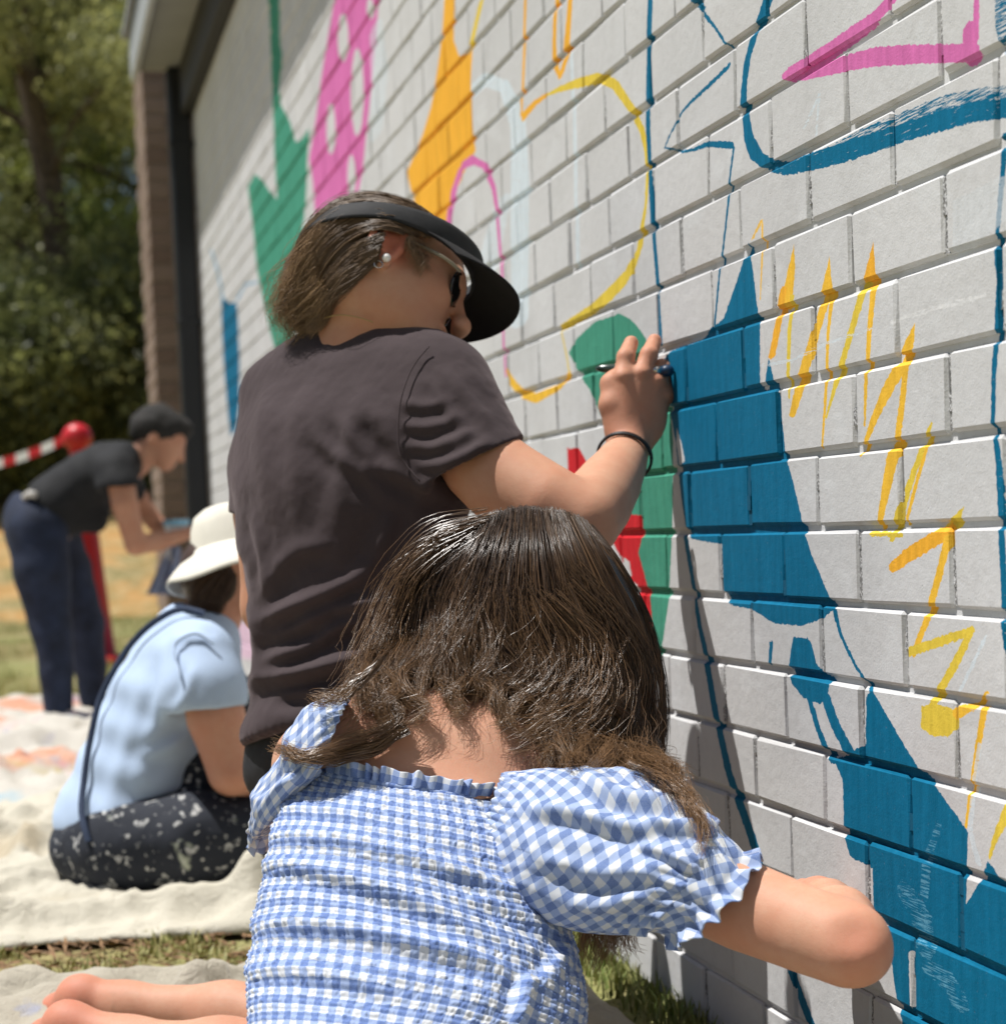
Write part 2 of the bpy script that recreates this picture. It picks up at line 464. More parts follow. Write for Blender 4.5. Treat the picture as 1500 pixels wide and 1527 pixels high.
# ---- blue line work, top
stroke([(970,-20),(967,120),(967,200),(970,260),(976,360),(982,440),(987,514)], [8,7,7,6,6,6,7], BLUE)
stroke([(1026,-20),(1048,16),(1070,44),(1088,72)], [7,6,5,3], BLUE); stroke([(1050,12),(1036,2),(1030,-14)], [9,9,8], BLUE)
stroke([(1088,96),(1060,124),(1030,152),(1016,168),(1000,200),(992,219)], [5,5,4,3,2,2], BLUE)
stroke([(992,220),(1016,226),(1036,222),(1054,214),(1092,216)], [3,4,5,9,11], BLUE)
stroke([(1094,218),(1088,270),(1084,304),(1076,380),(1066,490)], [3,3,3,3,3], BLUE)
stroke([(1150,-20),(1142,10),(1126,50),(1115,90),(1111,130),(1110,165),(1116,205),(1128,232),(1150,248)], [16,14,9,9,9,11,16,22,22], BLUE)
stroke([(1146,246),(1170,251),(1210,240),(1260,226),(1300,213),(1332,202),(1400,180),(1450,167),(1500,160),(1560,156)], [18,20,26,28,28,26,30,30,30,30], BLUE, .12)
stroke([(1230,226),(1290,200),(1340,184),(1400,160),(1470,143),(1530,136)], [8,20,26,30,28,22], BLUE, .62)
stroke([(1492,-20),(1494,30),(1500,74)], [22,24,20], BLUE, .58)
stroke([(1500,200),(1497,236),(1489,330),(1486,372),(1490,420),(1485,512),(1482,560),(1481,640),(1488,690),(1492,780),(1496,880),(1497,930),(1508,1010)], [14,9,8,8,8,9,8,7,11,11,10,9,9], BLUE, .1)
# ---- pink arrow
stroke([(1346,-22),(1300,28),(1240,72),(1176,112)], [14,17,21,19], PINK)
stroke([(1172,112),(1200,110),(1250,97),(1300,85),(1360,80),(1452,78)], [16,18,22,27,28,28], PINK)
stroke([(1456,-24),(1455,60)], [9,9], PINK); stroke([(1447,38),(1446,90)], [25,22], PINK)
# ---- yellow spikes
stroke([(1123,356),(1136,328)], [3,4], YELLOW, 0, .9); stroke([(1137,330),(1138,360),(1135,446)], [3,3,2], YELLOW, 0, .9)
poly([(1185,364),(1187,400),(1182,456),(1162,466)], YELLOW)
stroke([(1170,430),(1162,475),(1151,532)], [10,10,10], ORANGE); stroke([(1183,440),(1177,490),(1175,560),(1176,594)], [6,6,5,3], LIME)
poly([(1238,382),(1243,440),(1240,452),(1222,452),(1229,420)], YELLOW)
stroke([(1230,440),(1213,500),(1202,540),(1193,572),(1181,618)], [13,13,15,15,11], YELLOW); stroke([(1238,440),(1233,500),(1232,570),(1226,668)], [7,5,5,3], YELLOW)
poly([(1302,360),(1307,420),(1304,432),(1282,432),(1292,400)], ORANGE)
stroke([(1288,424),(1270,490),(1250,560),(1232,622)], [13,10,9,3], LIME); stroke([(1302,428),(1296,500),(1293,560),(1290,634)], [10,8,6,3], YELLOW)
poly([(1365,482),(1363,516),(1350,545),(1336,545),(1350,510)], YELLOW)
stroke([(1346,545),(1326,578),(1306,622),(1284,678)], [22,18,12,4], YELLOW); stroke([(1353,540),(1346,600),(1339,656)], [9,10,10], YELLOW)
stroke([(1336,662),(1326,710),(1312,786)], [20,17,8], YELLOW)
stroke([(1390,632),(1376,668),(1358,716),(1343,762),(1330,806)], [4,9,10,13,8], LIME); stroke([(1384,660),(1366,720),(1349,784)], [5,6,5], YELLOW)
stroke([(1298,796),(1344,798)], [8,7], LIME)
poly([(1436,756),(1430,782),(1414,802),(1372,806),(1400,786)], LIME)
stroke([(1414,792),(1380,812),(1348,832),(1330,846)], [20,22,20,14], ORANGE)
stroke([(1414,800),(1400,858),(1382,924),(1362,976)], [13,12,11,9], YELLOW)
stroke([(1356,972),(1400,958),(1450,940)], [14,16,12], LIME); stroke([(1446,946),(1422,996),(1396,1040),(1384,1062)], [12,14,13,11], LIME)
poly([(1374,1054),(1396,1050),(1428,1060),(1430,1080),(1416,1098),(1392,1098),(1373,1086)], LIME)
stroke([(1424,1064),(1452,1054),(1474,1032)], [20,12,4], YELLOW, .2); stroke([(1467,1056),(1458,1110),(1449,1170),(1440,1233)], [11,10,9,5], YELLOW)
stroke([(1512,1190),(1496,1226),(1484,1250),(1476,1278)], [22,18,10,4], LIME)
# ---- big blue fin
poly([(1117,362),(1123,400),(1131,460),(1134,484),(1133,578),(1142,580),(1148,538),(1156,576),(1161,598),(1166,632),(1172,688),(1182,724),(1196,780),(1208,820),(1224,860),(1244,908),(1228,922),(1196,934),(1156,930),(1124,910),(1088,902),(1078,880),(1074,812),(1050,806),(1026,806),(1016,740),(1008,660),(1000,620),(990,536),(1000,522),(1040,508),(1056,492),(1074,492),(1100,418)], BLUE)
poly([(1134,470),(1146,536),(1140,581),(1134,581)], WHITEGREY)
poly([(1009,638),(1017,662),(1022,688),(1014,694),(1009,662)], WHITEGREY)
stroke([(1022,800),(1032,860),(1044,936),(1056,992),(1072,1080),(1086,1148),(1103,1200),(1118,1244),(1133,1296),(1160,1380),(1186,1466),(1210,1530)], [7,6,7,9,10,11,13,13,12,12,11,12], BLUE)
stroke([(1244,908),(1252,944),(1272,988),(1300,1032)], [7,5,5,5], BLUE)
# ---- blue below
stroke([(1150,958),(1148,990)], [6,5], BLUE)
poly([(1183,950),(1189,976),(1200,982),(1203,950),(1211,962),(1217,990),(1229,1006),(1241,1014),(1238,1036),(1226,1050),(1200,1040),(1184,1020),(1176,992)], BLUE)
stroke([(1208,1036),(1222,1085),(1242,1136)], [8,8,10], BLUE); stroke([(1233,1036),(1248,1080),(1276,1134)], [15,15,18], BLUE)
poly([(1300,1029),(1342,1100),(1373,1152),(1392,1170),(1421,1210),(1443,1242),(1442,1304),(1439,1358),(1450,1420),(1470,1560),(1352,1560),(1336,1483),(1326,1414),(1318,1382),(1302,1360),(1300,1284),(1292,1292),(1267,1277),(1260,1250),(1259,1207),(1256,1162),(1243,1133),(1274,1122),(1293,1132),(1292,1040)], BLUE)
poly([(1473,1284),(1493,1312),(1530,1350),(1560,1600),(1400,1600),(1436,1356),(1464,1310)], BLUE)
poly([(1354,1420),(1360,1420),(1362,1500),(1357,1505)], WHITEGREY)
for q in (([(1345,1330),(1372,1360),(1380,1420)],[26,34,30]), ([(1400,1230),(1380,1290),(1376,1340)],[10,16,14]), ([(1380,1440),(1420,1470),(1430,1500)],[20,30,26])):
    stroke(q[0], q[1], (.12,.34,.48), .78, .8)
# ---- red and green beside the hand
poly([(846,667),(852,673),(863,668),(872,684),(879,702),(888,722),(905,742),(930,758),(956,760),(958,800),(953,825),(960,850),(970,888),(976,940),(973,950),(966,930),(956,900),(943,870),(925,832),(912,808),(880,770),(854,726),(847,705)], RED)
poly([(930,832),(938,838),(941,858),(936,866),(928,850)], WHITEGREY, .2); poly([(941,866),(950,872),(950,886),(944,886)], WHITEGREY, .2)
poly([(927,465),(948,484),(963,505),(985,560),(1000,620),(1004,660),(1004,710),(1002,796),(998,886),(986,980),(980,1004),(977,990),(974,940),(968,888),(958,850),(951,825),(957,800),(955,762),(941,768),(947,741),(930,700),(908,644),(898,626),(880,581),(859,550),(847,526),(859,505),(885,481)], GREEN)
# ---- chalk and touch-up marks
stroke([(1136,545),(1180,538),(1230,512),(1300,490)], [5,5,4,3], PALE, .55, .7); stroke([(1330,480),(1400,458),(1470,440)], [7,8,6], (.7,.7,.7), .5, .7)
stroke([(1200,190),(1222,140),(1218,200)], [4,4,3], PALE, .5, .7)
poly([(1420,300),(1500,260),(1500,330),(1420,390)], (.58,.61,.63), .3, .5)
stroke([(1470,950),(1452,990),(1432,1030)], [5,6,5], PALE, .3, .7); stroke([(1460,1110),(1452,1170),(1446,1240),(1460,1290)], [7,8,9,8], PALE, .35, .7)

def wall_material(ids, joint=False):
    m = bpy.data.materials.new('joint_mortar' if joint else 'painted_brick'); t = NT(m); p = t.pos()
    sep = t.node('ShaderNodeSeparateXYZ'); t.link(p, sep.inputs[0])
    base_n = t.noise(p, 2.2, 3); fine = t.noise(p, 420, 3, .6); mid = t.noise(p, 60, 3)
    oi = t.node('ShaderNodeObjectInfo')
    col = t.mix(t.ramp(base_n.outputs[0], .35, .65), (.525, .527, .53), (.59, .592, .596))
    col = t.mix(t.math('MULTIPLY', oi.outputs['Random'], .35), col, (.60, .592, .58))
    col = t.mix(t.math('MULTIPLY', t.ramp(mid.outputs[0], .52, .75), .25), col, (.44, .435, .43))
    grime = t.noise(t.scaled(p, (6, 6, 2.2)), 1.0, 5, .65)
    col = t.mix(t.math('MULTIPLY', t.ramp(grime.outputs[0], .50, .72), .30), col, (.40, .395, .385))
    tch = t.noise(t.scaled(p, (3, 7, 12)), 1.0, 3, .5)
    col = t.mix(t.math('MULTIPLY', t.ramp(tch.outputs[0], .58, .64), .45), col, (.62, .63, .635))
    if joint:      # rough mortar that the roller missed, with flecks of paint
        fk = t.noise(p, 330, 2, .6)
        col = t.mix(t.ramp(fk.outputs[0], .50, .58), (.17, .168, .165), col)
    if ids:
        nz = t.noise(p, 140, 3, .6); s1 = t.node('ShaderNodeSeparateColor'); t.link(nz.outputs['Color'], s1.inputs[0])
        yy = t.math('ADD', sep.outputs[1], t.math('MULTIPLY', t.math('SUBTRACT', s1.outputs[0], .5), .007))
        zz = t.math('ADD', sep.outputs[2], t.math('MULTIPLY', t.math('SUBTRACT', s1.outputs[1], .5), .007))
        dryn = None
        streak = t.ramp(t.noise(t.scaled(p, (45, 70, 9)), 1.0, 4, .6).outputs[0], .28, .72)
        for i in ids:
            S = SHAPES[i]; K = S['K']; a, b = (zz, yy) if S['kind'] == 'V' else (yy, zz)
            a0, a1 = K[0, 0], K[-1, 0]; b0, b1 = K[:, 1:].min(), K[:, 1:].max() + 1e-6
            u = t.math('DIVIDE', t.math('SUBTRACT', a, float(a0)), float(a1 - a0)); w = t.math('DIVIDE', t.math('SUBTRACT', b, float(b0)), float(b1 - b0))
            side = []
            for c in (1, 2):
                fc = t.node('ShaderNodeFloatCurve'); cm = fc.mapping; cm.extend = 'HORIZONTAL'; cv = cm.curves[0]
                pts = [((k[0] - a0) / (a1 - a0), (k[c] - b0) / (b1 - b0)) for k in K]
                cv.points[0].location = pts[0]; cv.points[-1].location = pts[-1]
                for q in pts[1:-1]: cv.points.new(*q)
                for q in cv.points: q.handle_type = 'VECTOR'
                cm.update(); t.link(u, fc.inputs['Value']); side.append(fc.outputs[0])
            inside = t.math('MULTIPLY', t.math('GREATER_THAN', w, side[0]), t.math('LESS_THAN', w, side[1]))
            inside = t.math('MULTIPLY', inside, t.math('COMPARE', u, .5, .5))
            if S['dry'] > 0:
                if dryn is None:
                    dryn = t.noise(t.scaled(p, (120, 26, 620)), 1.0, 4, .65).outputs[0]
                inside = t.math('MULTIPLY', inside, t.math('GREATER_THAN', dryn, .30 + .30 * S['dry']))
            if S['alpha'] < 1: inside = t.math('MULTIPLY', inside, S['alpha'])
            cvar = t.mix(streak, tuple(x * .86 for x in S['col']), tuple(min(1, x * 1.14 + .003) for x in S['col']))
            if joint: cvar = t.mix(.35, cvar, (.02, .02, .02))
            col = t.mix(inside, col, cvar)
    pits = t.noise(p, 230, 2, .5)
    pit = t.ramp(pits.outputs[0], .70, .76)
    col = t.mix(t.math('MULTIPLY', pit, .35), col, (.2, .2, .2))
    t.link(col, t.bsdf.inputs['Base Color'])
    t.bsdf.inputs['Roughness'].default_value = .72; t.bsdf.inputs['Specular IOR Level'].default_value = .12
    h = t.math('SUBTRACT', t.math('ADD', fine.outputs[0], t.math('MULTIPLY', mid.outputs[0], 2.2)), t.math('MULTIPLY', pit, 2.0))
    t.bump(h, .36, .0011)
    return m

_wm = {}
def mat_for(y0, y1, z0, z1, joint=False):
    pad = .006
    ids = tuple(i for i, S in enumerate(SHAPES) if S['bb'][0] < y1 + pad and S['bb'][1] > y0 - pad and S['bb'][2] < z1 + pad and S['bb'][3] > z0 - pad)
    # tighter test: sample the outline inside the cell
    keep = []
    for i in ids:
        S = SHAPES[i]; K = S['K']; lo, hi, b0, b1 = (z0, z1, y0, y1) if S['kind'] == 'V' else (y0, y1, z0, z1)
        s = np.linspace(lo - pad, hi + pad, 13); s = s[(s >= K[0, 0] - pad) & (s <= K[-1, 0] + pad)]
        if len(s) == 0: s = np.array([np.clip((lo + hi) / 2, K[0, 0], K[-1, 0])])
        L = np.interp(s, K[:, 0], K[:, 1]); H = np.interp(s, K[:, 0], K[:, 2])
        if np.any((L < b1 + pad) & (H > b0 - pad)): keep.append(i)
    ids = tuple(keep)
    key = ids + (('j',) if joint else ())
    if key not in _wm: _wm[key] = wall_material(ids, joint)
    return _wm[key]

building = thing('painted_brick_building', (0, 5, 0), 'long brick building wall painted pale grey with a half finished bright mural', 'building')

# brick meshes: six slightly different shells shared by all bricks
BL, BH, BD = MODULE - .0080, COURSE - .0066, .05
def brick_mesh(seed):
    r = np.random.default_rng(seed); V, fs = bevel_box((0, -BL / 2, -BH / 2), (BD, BL / 2, BH / 2), .0036)
    V = V + r.normal(0, .0007, V.shape) * np.array([1, 1.0, .9])
    return raw_mesh('brick', V, fs)
BRICKS = [brick_mesh(50 + i) for i in range(8)]
for me in BRICKS: me.materials.append(None)
cells = []
for k in range(N_COURSE):
    zc = (k + .5) * COURSE; off = Y0 + (0 if k % 2 == 1 else MODULE / 2)
    j0 = math.ceil((WALL_Y0 - off) / MODULE); j1 = math.floor((WALL_Y1 - off) / MODULE)
    edges = [WALL_Y0] + [off + j * MODULE for j in range(j0, j1 + 1)] + [WALL_Y1]
    for a, b in zip(edges[:-1], edges[1:]):
        if b - a > .02: cells.append((k, a, b))
def shown(c):
    k, a, b = c; q = [to_px(np.array([0, y, z])) for y in (a, b) for z in (k * COURSE, (k + 1) * COURSE)]
    xs = np.clip([v[0] for v in q], 0, 1500); ys = np.clip([v[1] for v in q], 0, 1527)
    if a < .6: return 0
    A = (max(xs) - min(xs)) * (max(ys) - min(ys))
    cx_, cy_ = np.mean(xs), np.mean(ys)
    hid = (350 < cx_ < 640 and cy_ > 560) or (640 <= cx_ < 900 and cy_ > 800) or (380 < cx_ < 860 and cy_ > 1130) or (450 < cx_ < 690 and 320 < cy_ < 500)
    return A * (.05 if hid else 1)
order = sorted(range(len(cells)), key=lambda i: -shown(cells[i])); near = set(order[:300])
mort = simple('mortar', (.42, .415, .41), .8, .15, 40, .5, 300, .001)
# the mortar core: one cell per brick, material of its neighbours' paint
core_V, core_Q, core_m, core_mats = [], [], [], []
def core_quad(pts, m):
    o = len(core_V); core_V.extend(pts); core_Q.append([o, o+1, o+2, o+3])
    if m not in core_mats: core_mats.append(m)
    core_m.append(core_mats.index(m))
rj = np.random.default_rng(5)
for (k, a, b) in cells:
    z0, z1 = k * COURSE, (k + 1) * COURSE; m = mat_for(a, b, z0, z1)
    core_quad([(.0058, b, z0), (.0058, a, z0), (.0058, a, z1), (.0058, b, z1)], m)
    # filled head joint at the far end of each brick, uneven
    mj = mat_for(b - .012, b + .012, z0, z1, True); d = .0022 + rj.random() * .0025; y = b; zz = np.linspace(z0 + .006, z1 - .006, 5)
    for s in range(4):
        dd = d + rj.normal(0, .0012)
        core_quad([(dd, y + .006, zz[s]), (dd, y - .006, zz[s]), (dd, y - .006, zz[s+1]), (dd, y + .006, zz[s+1])], mj)
        if s == 0: core_quad([(dd, y - .004, zz[s]), (dd, y + .004, zz[s]), (.0058, y + .004, zz[s] - .001), (.0058, y - .004, zz[s] - .001)], m)
wall_core = mesh('wall', np.array(core_V), np.array(core_Q), core_mats, building, smooth=False, midx=core_m)
wall_core['label'] = 'pale grey painted brick wall with raked joints'
rest = []; rest_m = []; rest_mats = []
rb = np.random.default_rng(9)
for i, (k, a, b) in enumerate(cells):
    zc = (k + .5) * COURSE; m = mat_for(a, b, k * COURSE, (k + 1) * COURSE); L = b - a - .0080
    jx, jz = rb.normal(0, .0007), rb.normal(0, .0006); tilt = rb.normal(0, .002); yaw = rb.normal(0, .003)
    if i in near:
        o = bpy.data.objects.new('brick', BRICKS[rb.integers(8)]); COL.objects.link(o); o.parent = wall_core
        o.location = Vector((jx, (a + b) / 2, zc + jz)) - Vector((0, 5, 0)); o.scale = (1, L / BL, 1); o.rotation_euler = (tilt, 0, yaw)
        o.material_slots[0].link = 'OBJECT'; o.material_slots[0].material = m
    else:
        V, fs = bevel_box((jx, a + .0040, zc - BH / 2 + jz), (BD, b - .0040, zc + BH / 2 + jz), .0036)
        rest.append((V, fs))
        if m not in rest_mats: rest_mats.append(m)
        rest_m.append(rest_mats.index(m))
Vr, Fr = join_vf(rest)
nq = [len(f[0]) for _, f in rest]; nt_ = [len(f[1]) for _, f in rest]
mi = np.concatenate([np.repeat(rest_m, nq), np.repeat(rest_m, nt_)])
far_bricks = mesh('brick_courses', Vr, Fr, rest_mats, building, smooth=False, midx=mi); far_bricks['kind'] = 'stuff'
print('wall materials', len(_wm), 'bricks', len(cells))

# body of the building behind the face, eaves, roof, downpipe
grey_metal = simple('grey_fascia_paint', (.40, .42, .43), .45, .06, 8)
soffit_m = simple('soffit_sheet', (.27, .27, .25), .7, .05, 6)
dark_m = simple('dark_timber_beam', (.018, .016, .014), .6, .2, 20)
black_pipe = simple('black_pipe_paint', (.010, .011, .013), .45, .1, 10)
roof_m = simple('roof_sheet', (.30, .31, .32), .4, .08, 5)
V, Q = box_vf((.03, WALL_Y0, 0), (4.5, WALL_Y1, 3.0)); mesh('building_core', V, Q, mort, building, False)
V, Q = box_vf((-.252, WALL_Y0, 2.985), (.03, WALL_Y1 + .02, 3.02)); mesh('soffit', V, Q, soffit_m, building, False)
V, fs = bevel_box((-.282, WALL_Y0, 2.93), (-.254, WALL_Y1 + .03, 3.13), .004); fas = mesh('fascia', V, fs, grey_metal, building, False)
V, fs = bevel_box((-.06, WALL_Y0, 2.75), (-.002, WALL_Y1, 2.983), .004); mesh('beam', V, fs, dark_m, building, False)
rv = np.array([(-.31, WALL_Y0 - .1, 3.15), (2.4, WALL_Y0 - .1, 3.9), (2.4, WALL_Y1 + .1, 3.9), (-.31, WALL_Y1 + .1, 3.15)])  # unseen sheet over the eaves, added for its shade
mesh('shade_roof', np.vstack([rv, rv + [0, 0, .04]]), np.array([[0,3,2,1],[4,5,6,7],[0,1,5,4],[1,2,6,5],[2,3,7,6],[3,0,4,7]]), roof_m, building, False)
V, fs = bevel_box((-.118, 10.21, 0), (-.012, 10.31, 2.98), .012); dp = mesh('downpipe', V, fs, black_pipe, building, False)
for z in (.55, 1.75, 2.6):
    V, fs = bevel_box((-.122, 10.205, z), (-.002, 10.315, z + .03), .003); mesh('pipe_bracket', V, fs, black_pipe, dp, False)

# brown brick pier past the end of the painted wall
pier = thing('brick_pier', (.1, 11.2, 0), 'tall unpainted brown brick pier at the far end of the building', 'pier')
brown = bpy.data.materials.new('brown_brick'); t = NT(brown); oi = t.node('ShaderNodeObjectInfo'); n = t.noise(t.pos(), 25, 4)
c = t.mix(oi.outputs['Random'], (.20, .135, .10), (.30, .22, .17)); c = t.mix(t.math('MULTIPLY', n.outputs[0], .4), c, (.16, .11, .085))
t.link(c, t.bsdf.inputs['Base Color']); t.bsdf.inputs['Roughness'].default_value = .85; t.bump(t.noise(t.pos(), 150, 3).outputs[0], .4, .002)
V, Q = box_vf((-.182, 10.98, 0), (.45, 11.72, 5.0)); core = mesh('mortar', V, Q, simple('brown_mortar', (.33, .27, .21), .9, .1, 40), pier, False)
pm = [raw_mesh('brick', *bevel_box((-.115, -.055, -.038), (.115, .055, .038), .003)), raw_mesh('brick', *bevel_box((-.055, -.115, -.038), (.055, .115, .038), .003))]
for me in pm: me.materials.append(brown)
for k in range(58):
    z = (k + .5) * COURSE; sh = .06 if k % 2 else 0
    spots = []; odd = k % 2
    x = -.19 + (.23 if odd else .115)
    if odd: spots.append((1, -.19 + .055, 10.97 + .115))
    while x < .3:
        spots.append((0, x, 10.97 + .055)); x += .24
    y = 10.97 + (.355 if odd else .235)
    while y < 11.7:
        spots.append((1, -.19 + .055, y)); y += .24
    for kind_, x_, y_ in spots:
        o = bpy.data.objects.new('brick', pm[kind_]); COL.objects.link(o); o.parent = pier
        o.location = Vector((x_ + rb.normal(0, .001), y_ + rb.normal(0, .001), z)) - Vector((.1, 11.2, 0))
# ------------------------------------------------------------------ ground, bank, lawn, grass
gm = bpy.data.materials.new('dry_lawn'); t = NT(gm); p = t.pos()
n1 = t.noise(p, .55, 4); n2 = t.noise(p, 9, 5); n3 = t.noise(p, 90, 3)
c = t.mix(t.ramp(n1.outputs[0], .38, .62), (.30, .24, .105), (.19, .21, .06))
c = t.mix(t.math('MULTIPLY', t.ramp(n2.outputs[0], .45, .7), .7), c, (.36, .29, .15))
c = t.mix(t.math('MULTIPLY', t.ramp(n3.outputs[0], .5, .8), .5), c, (.11, .075, .045))
t.link(c, t.bsdf.inputs['Base Color']); t.bsdf.inputs['Roughness'].default_value = .95; t.bump(n3.outputs[0], .7, .01)
gx = np.concatenate([[-150, -60, -25], np.linspace(-12, 12, 90), [25, 60, 150]]); gy = np.concatenate([[-60, -20], np.linspace(-6, 16, 90), [25, 60, 160, 260]])
GX, GY = np.meshgrid(gx, gy, indexing='ij'); P3 = np.stack([GX, GY, 0 * GX], -1)
GZ = vnoise(P3, .9, 3) * .012 - .012
mesh('ground', np.stack([GX, GY, GZ], -1).reshape(-1, 3), grid_faces(len(gx), len(gy)), gm)['kind'] = 'structure'

bm_ = bpy.data.materials.new('straw_bank'); t = NT(bm_); p = t.pos()
n1 = t.noise(p, .8, 4); n2 = t.noise(p, 14, 5)
n1 = t.noise(p, 1.7, 5, .6); n2 = t.noise(t.scaled(p, (9, 4, 3)), 1.0, 5)
c = t.mix(t.ramp(n1.outputs[0], .42, .58), (.36, .20, .06), (.20, .165, .06)); c = t.mix(t.math('MULTIPLY', t.ramp(n2.outputs[0], .45, .7), .7), c, (.42, .31, .15)); c = t.mix(t.math('MULTIPLY', t.ramp(t.noise(p, .9, 4).outputs[0], .56, .68), .7), c, (.10, .10, .035))
t.link(c, t.bsdf.inputs['Base Color']); t.bsdf.inputs['Roughness'].default_value = .95; t.bump(n2.outputs[0], .8, .03)
bx = np.linspace(-30, 30, 90); by = np.linspace(20.5, 36, 50); BX, BY = np.meshgrid(bx, by, indexing='ij')
BZ = 1.45 * np.clip((BY - 20.5) / 7, 0, 1) ** 1.2 + vnoise(np.stack([BX, BY, 0 * BX], -1), .5, 4) * .22 * np.clip((BY - 20.5) / 3, 0, 1) - .02
mesh('bank', np.stack([BX, BY, BZ], -1).reshape(-1, 3), grid_faces(90, 50), bm_)['kind'] = 'structure'

grass_m = bpy.data.materials.new('grass_blades'); t = NT(grass_m); a = t.attr('tone')
t.link(t.mix(a.outputs['Fac'], (.13, .19, .035), (.44, .38, .15)), t.bsdf.inputs['Base Color']); t.bsdf.inputs['Roughness'].default_value = .6
t.bsdf.inputs['Transmission Weight'].default_value = 0.0
def blades(P, h, seed, dryness=.4):
    """bent three-point grass blades on ground points P"""
    r = np.random.default_rng(seed); n = len(P); ang = r.random(n) * 6.283; hh = h * (.35 + r.random(n) ** 1.5); lean = r.random(n) * .9 * hh
    w = .0012 + .0012 * r.random(n); dx, dy = np.cos(ang), np.sin(ang); sd = np.stack([-dy, dx, 0 * dx], -1) * w[:, None]
    ld = np.stack([dx, dy, 0 * dx], -1)
    base = P; mid = P + ld * (lean * .35)[:, None] + np.array([0, 0, 1]) * (hh * .6)[:, None]; tip = P + ld * lean[:, None] + np.array([0, 0, 1]) * (hh * .95)[:, None]
    V = np.stack([base - sd, base + sd, mid + sd * .8, mid - sd * .8, tip], 1).reshape(-1, 3); o = np.arange(n)[:, None] * 5
    Q = o + np.array([[0, 1, 2, 3]]); T = o + np.array([[3, 2, 4]])
    tone = np.repeat(np.clip(r.random(n) * .7 + (dryness - .35), 0, 1), 5)
    return V, [Q, T], tone
r_ = np.random.default_rng(21)
n = 9000; gy_ = 1.2 + r_.random(n) ** .8 * 6; gx_ = -.005 - np.abs(r_.normal(0, .04, n)); m_ = gx_ > -.085 - .03 * np.sin(gy_ * 9)
Pw = np.stack([gx_, gy_, np.full(n, -.005)], -1)[m_]; Vb, Fb, tn = blades(Pw, .036, 22, .32)
tag(mesh('grass', Vb, Fb, grass_m, attrs={'tone': tn}), 'strip of green grass growing along the foot of the painted wall', 'grass', kind='stuff')
n = 26000; Pg = np.stack([-2.2 + 2.0 * r_.random(n), 3.25 + 1.0 * r_.random(n), np.full(n, -.008)], -1); Pg = Pg[vnoise(Pg, 6, 3) > .08]
Vb, Fb, tn = blades(Pg, .022, 23, .6)
tag(mesh('grass', Vb, Fb, grass_m, attrs={'tone': tn}), 'sparse half dry turf showing between two cream drop cloths', 'grass', kind='stuff')
n = 60000; Pg = np.stack([-5 + 5.6 * r_.random(n), 9.6 + 11 * r_.random(n) ** 1.3, np.full(n, -.008)], -1); Pg = Pg[vnoise(Pg, 1.2, 3) > -.3]
Vb, Fb, tn = blades(Pg, .07, 24, .55)
tag(mesh('grass', Vb * 1.0, Fb, grass_m, attrs={'tone': tn}), 'patchy green and yellow lawn behind the drop cloths', 'grass', kind='stuff')
# straw and dead leaves in the gap
n = 1400; Ps = np.stack([-1.9 + 1.5 * r_.random(n), 3.3 + .6 * r_.random(n), np.full(n, .002)], -1); an = r_.random(n) * 6.28; ln = .01 + .03 * r_.random(n)
d = np.stack([np.cos(an), np.sin(an), r_.random(n) * .4], -1) * ln[:, None]; s_ = np.stack([-np.sin(an), np.cos(an), 0 * an], -1) * (.001 + .005 * r_.random(n) ** 2)[:, None]
V = np.stack([Ps - d, Ps + s_, Ps + d, Ps - s_ + [0, 0, .003]], 1).reshape(-1, 3)
tag(mesh('leaf_litter', V, np.arange(4 * n).reshape(-1, 4), simple('leaf_litter', (.22, .13, .065), .9, .4, 60)), 'brown straw and dead leaves scattered on bare soil between cloths', 'litter', kind='stuff')

# ------------------------------------------------------------------ drop cloths
def cloth_mat(name, base, stains, amount):
    m = bpy.data.materials.new(name); t = NT(m); p = t.pos()
    c = t.mix(t.ramp(t.noise(p, 5, 4).outputs[0], .3, .7), tuple(x * .93 for x in base), base)
    for i, (col, sc, th) in enumerate(stains):
        v = t.node('ShaderNodeVectorMath', operation='ADD'); t.link(p, v.inputs[0]); v.inputs[1].default_value = (i * 3.7, i * 1.9, 0)
        nn = t.noise(v.outputs[0], sc, 4, .6, .6)
        c = t.mix(t.math('MULTIPLY', t.ramp(nn.outputs[0], th, th + .07), amount), c, col)
    t.link(c, t.bsdf.inputs['Base Color']); t.bsdf.inputs['Roughness'].default_value = .85; t.bsdf.inputs['Specular IOR Level'].default_value = .2
    w = t.node('ShaderNodeTexWave'); w.inputs['Scale'].default_value = 260; t.link(p, w.inputs[0])
    t.bump(t.math('ADD', t.noise(p, 600, 2).outputs[0], t.math('MULTIPLY', t.noise(p, 38, 5, .6, .8).outputs[0], 4)), .5, .006)
    return m
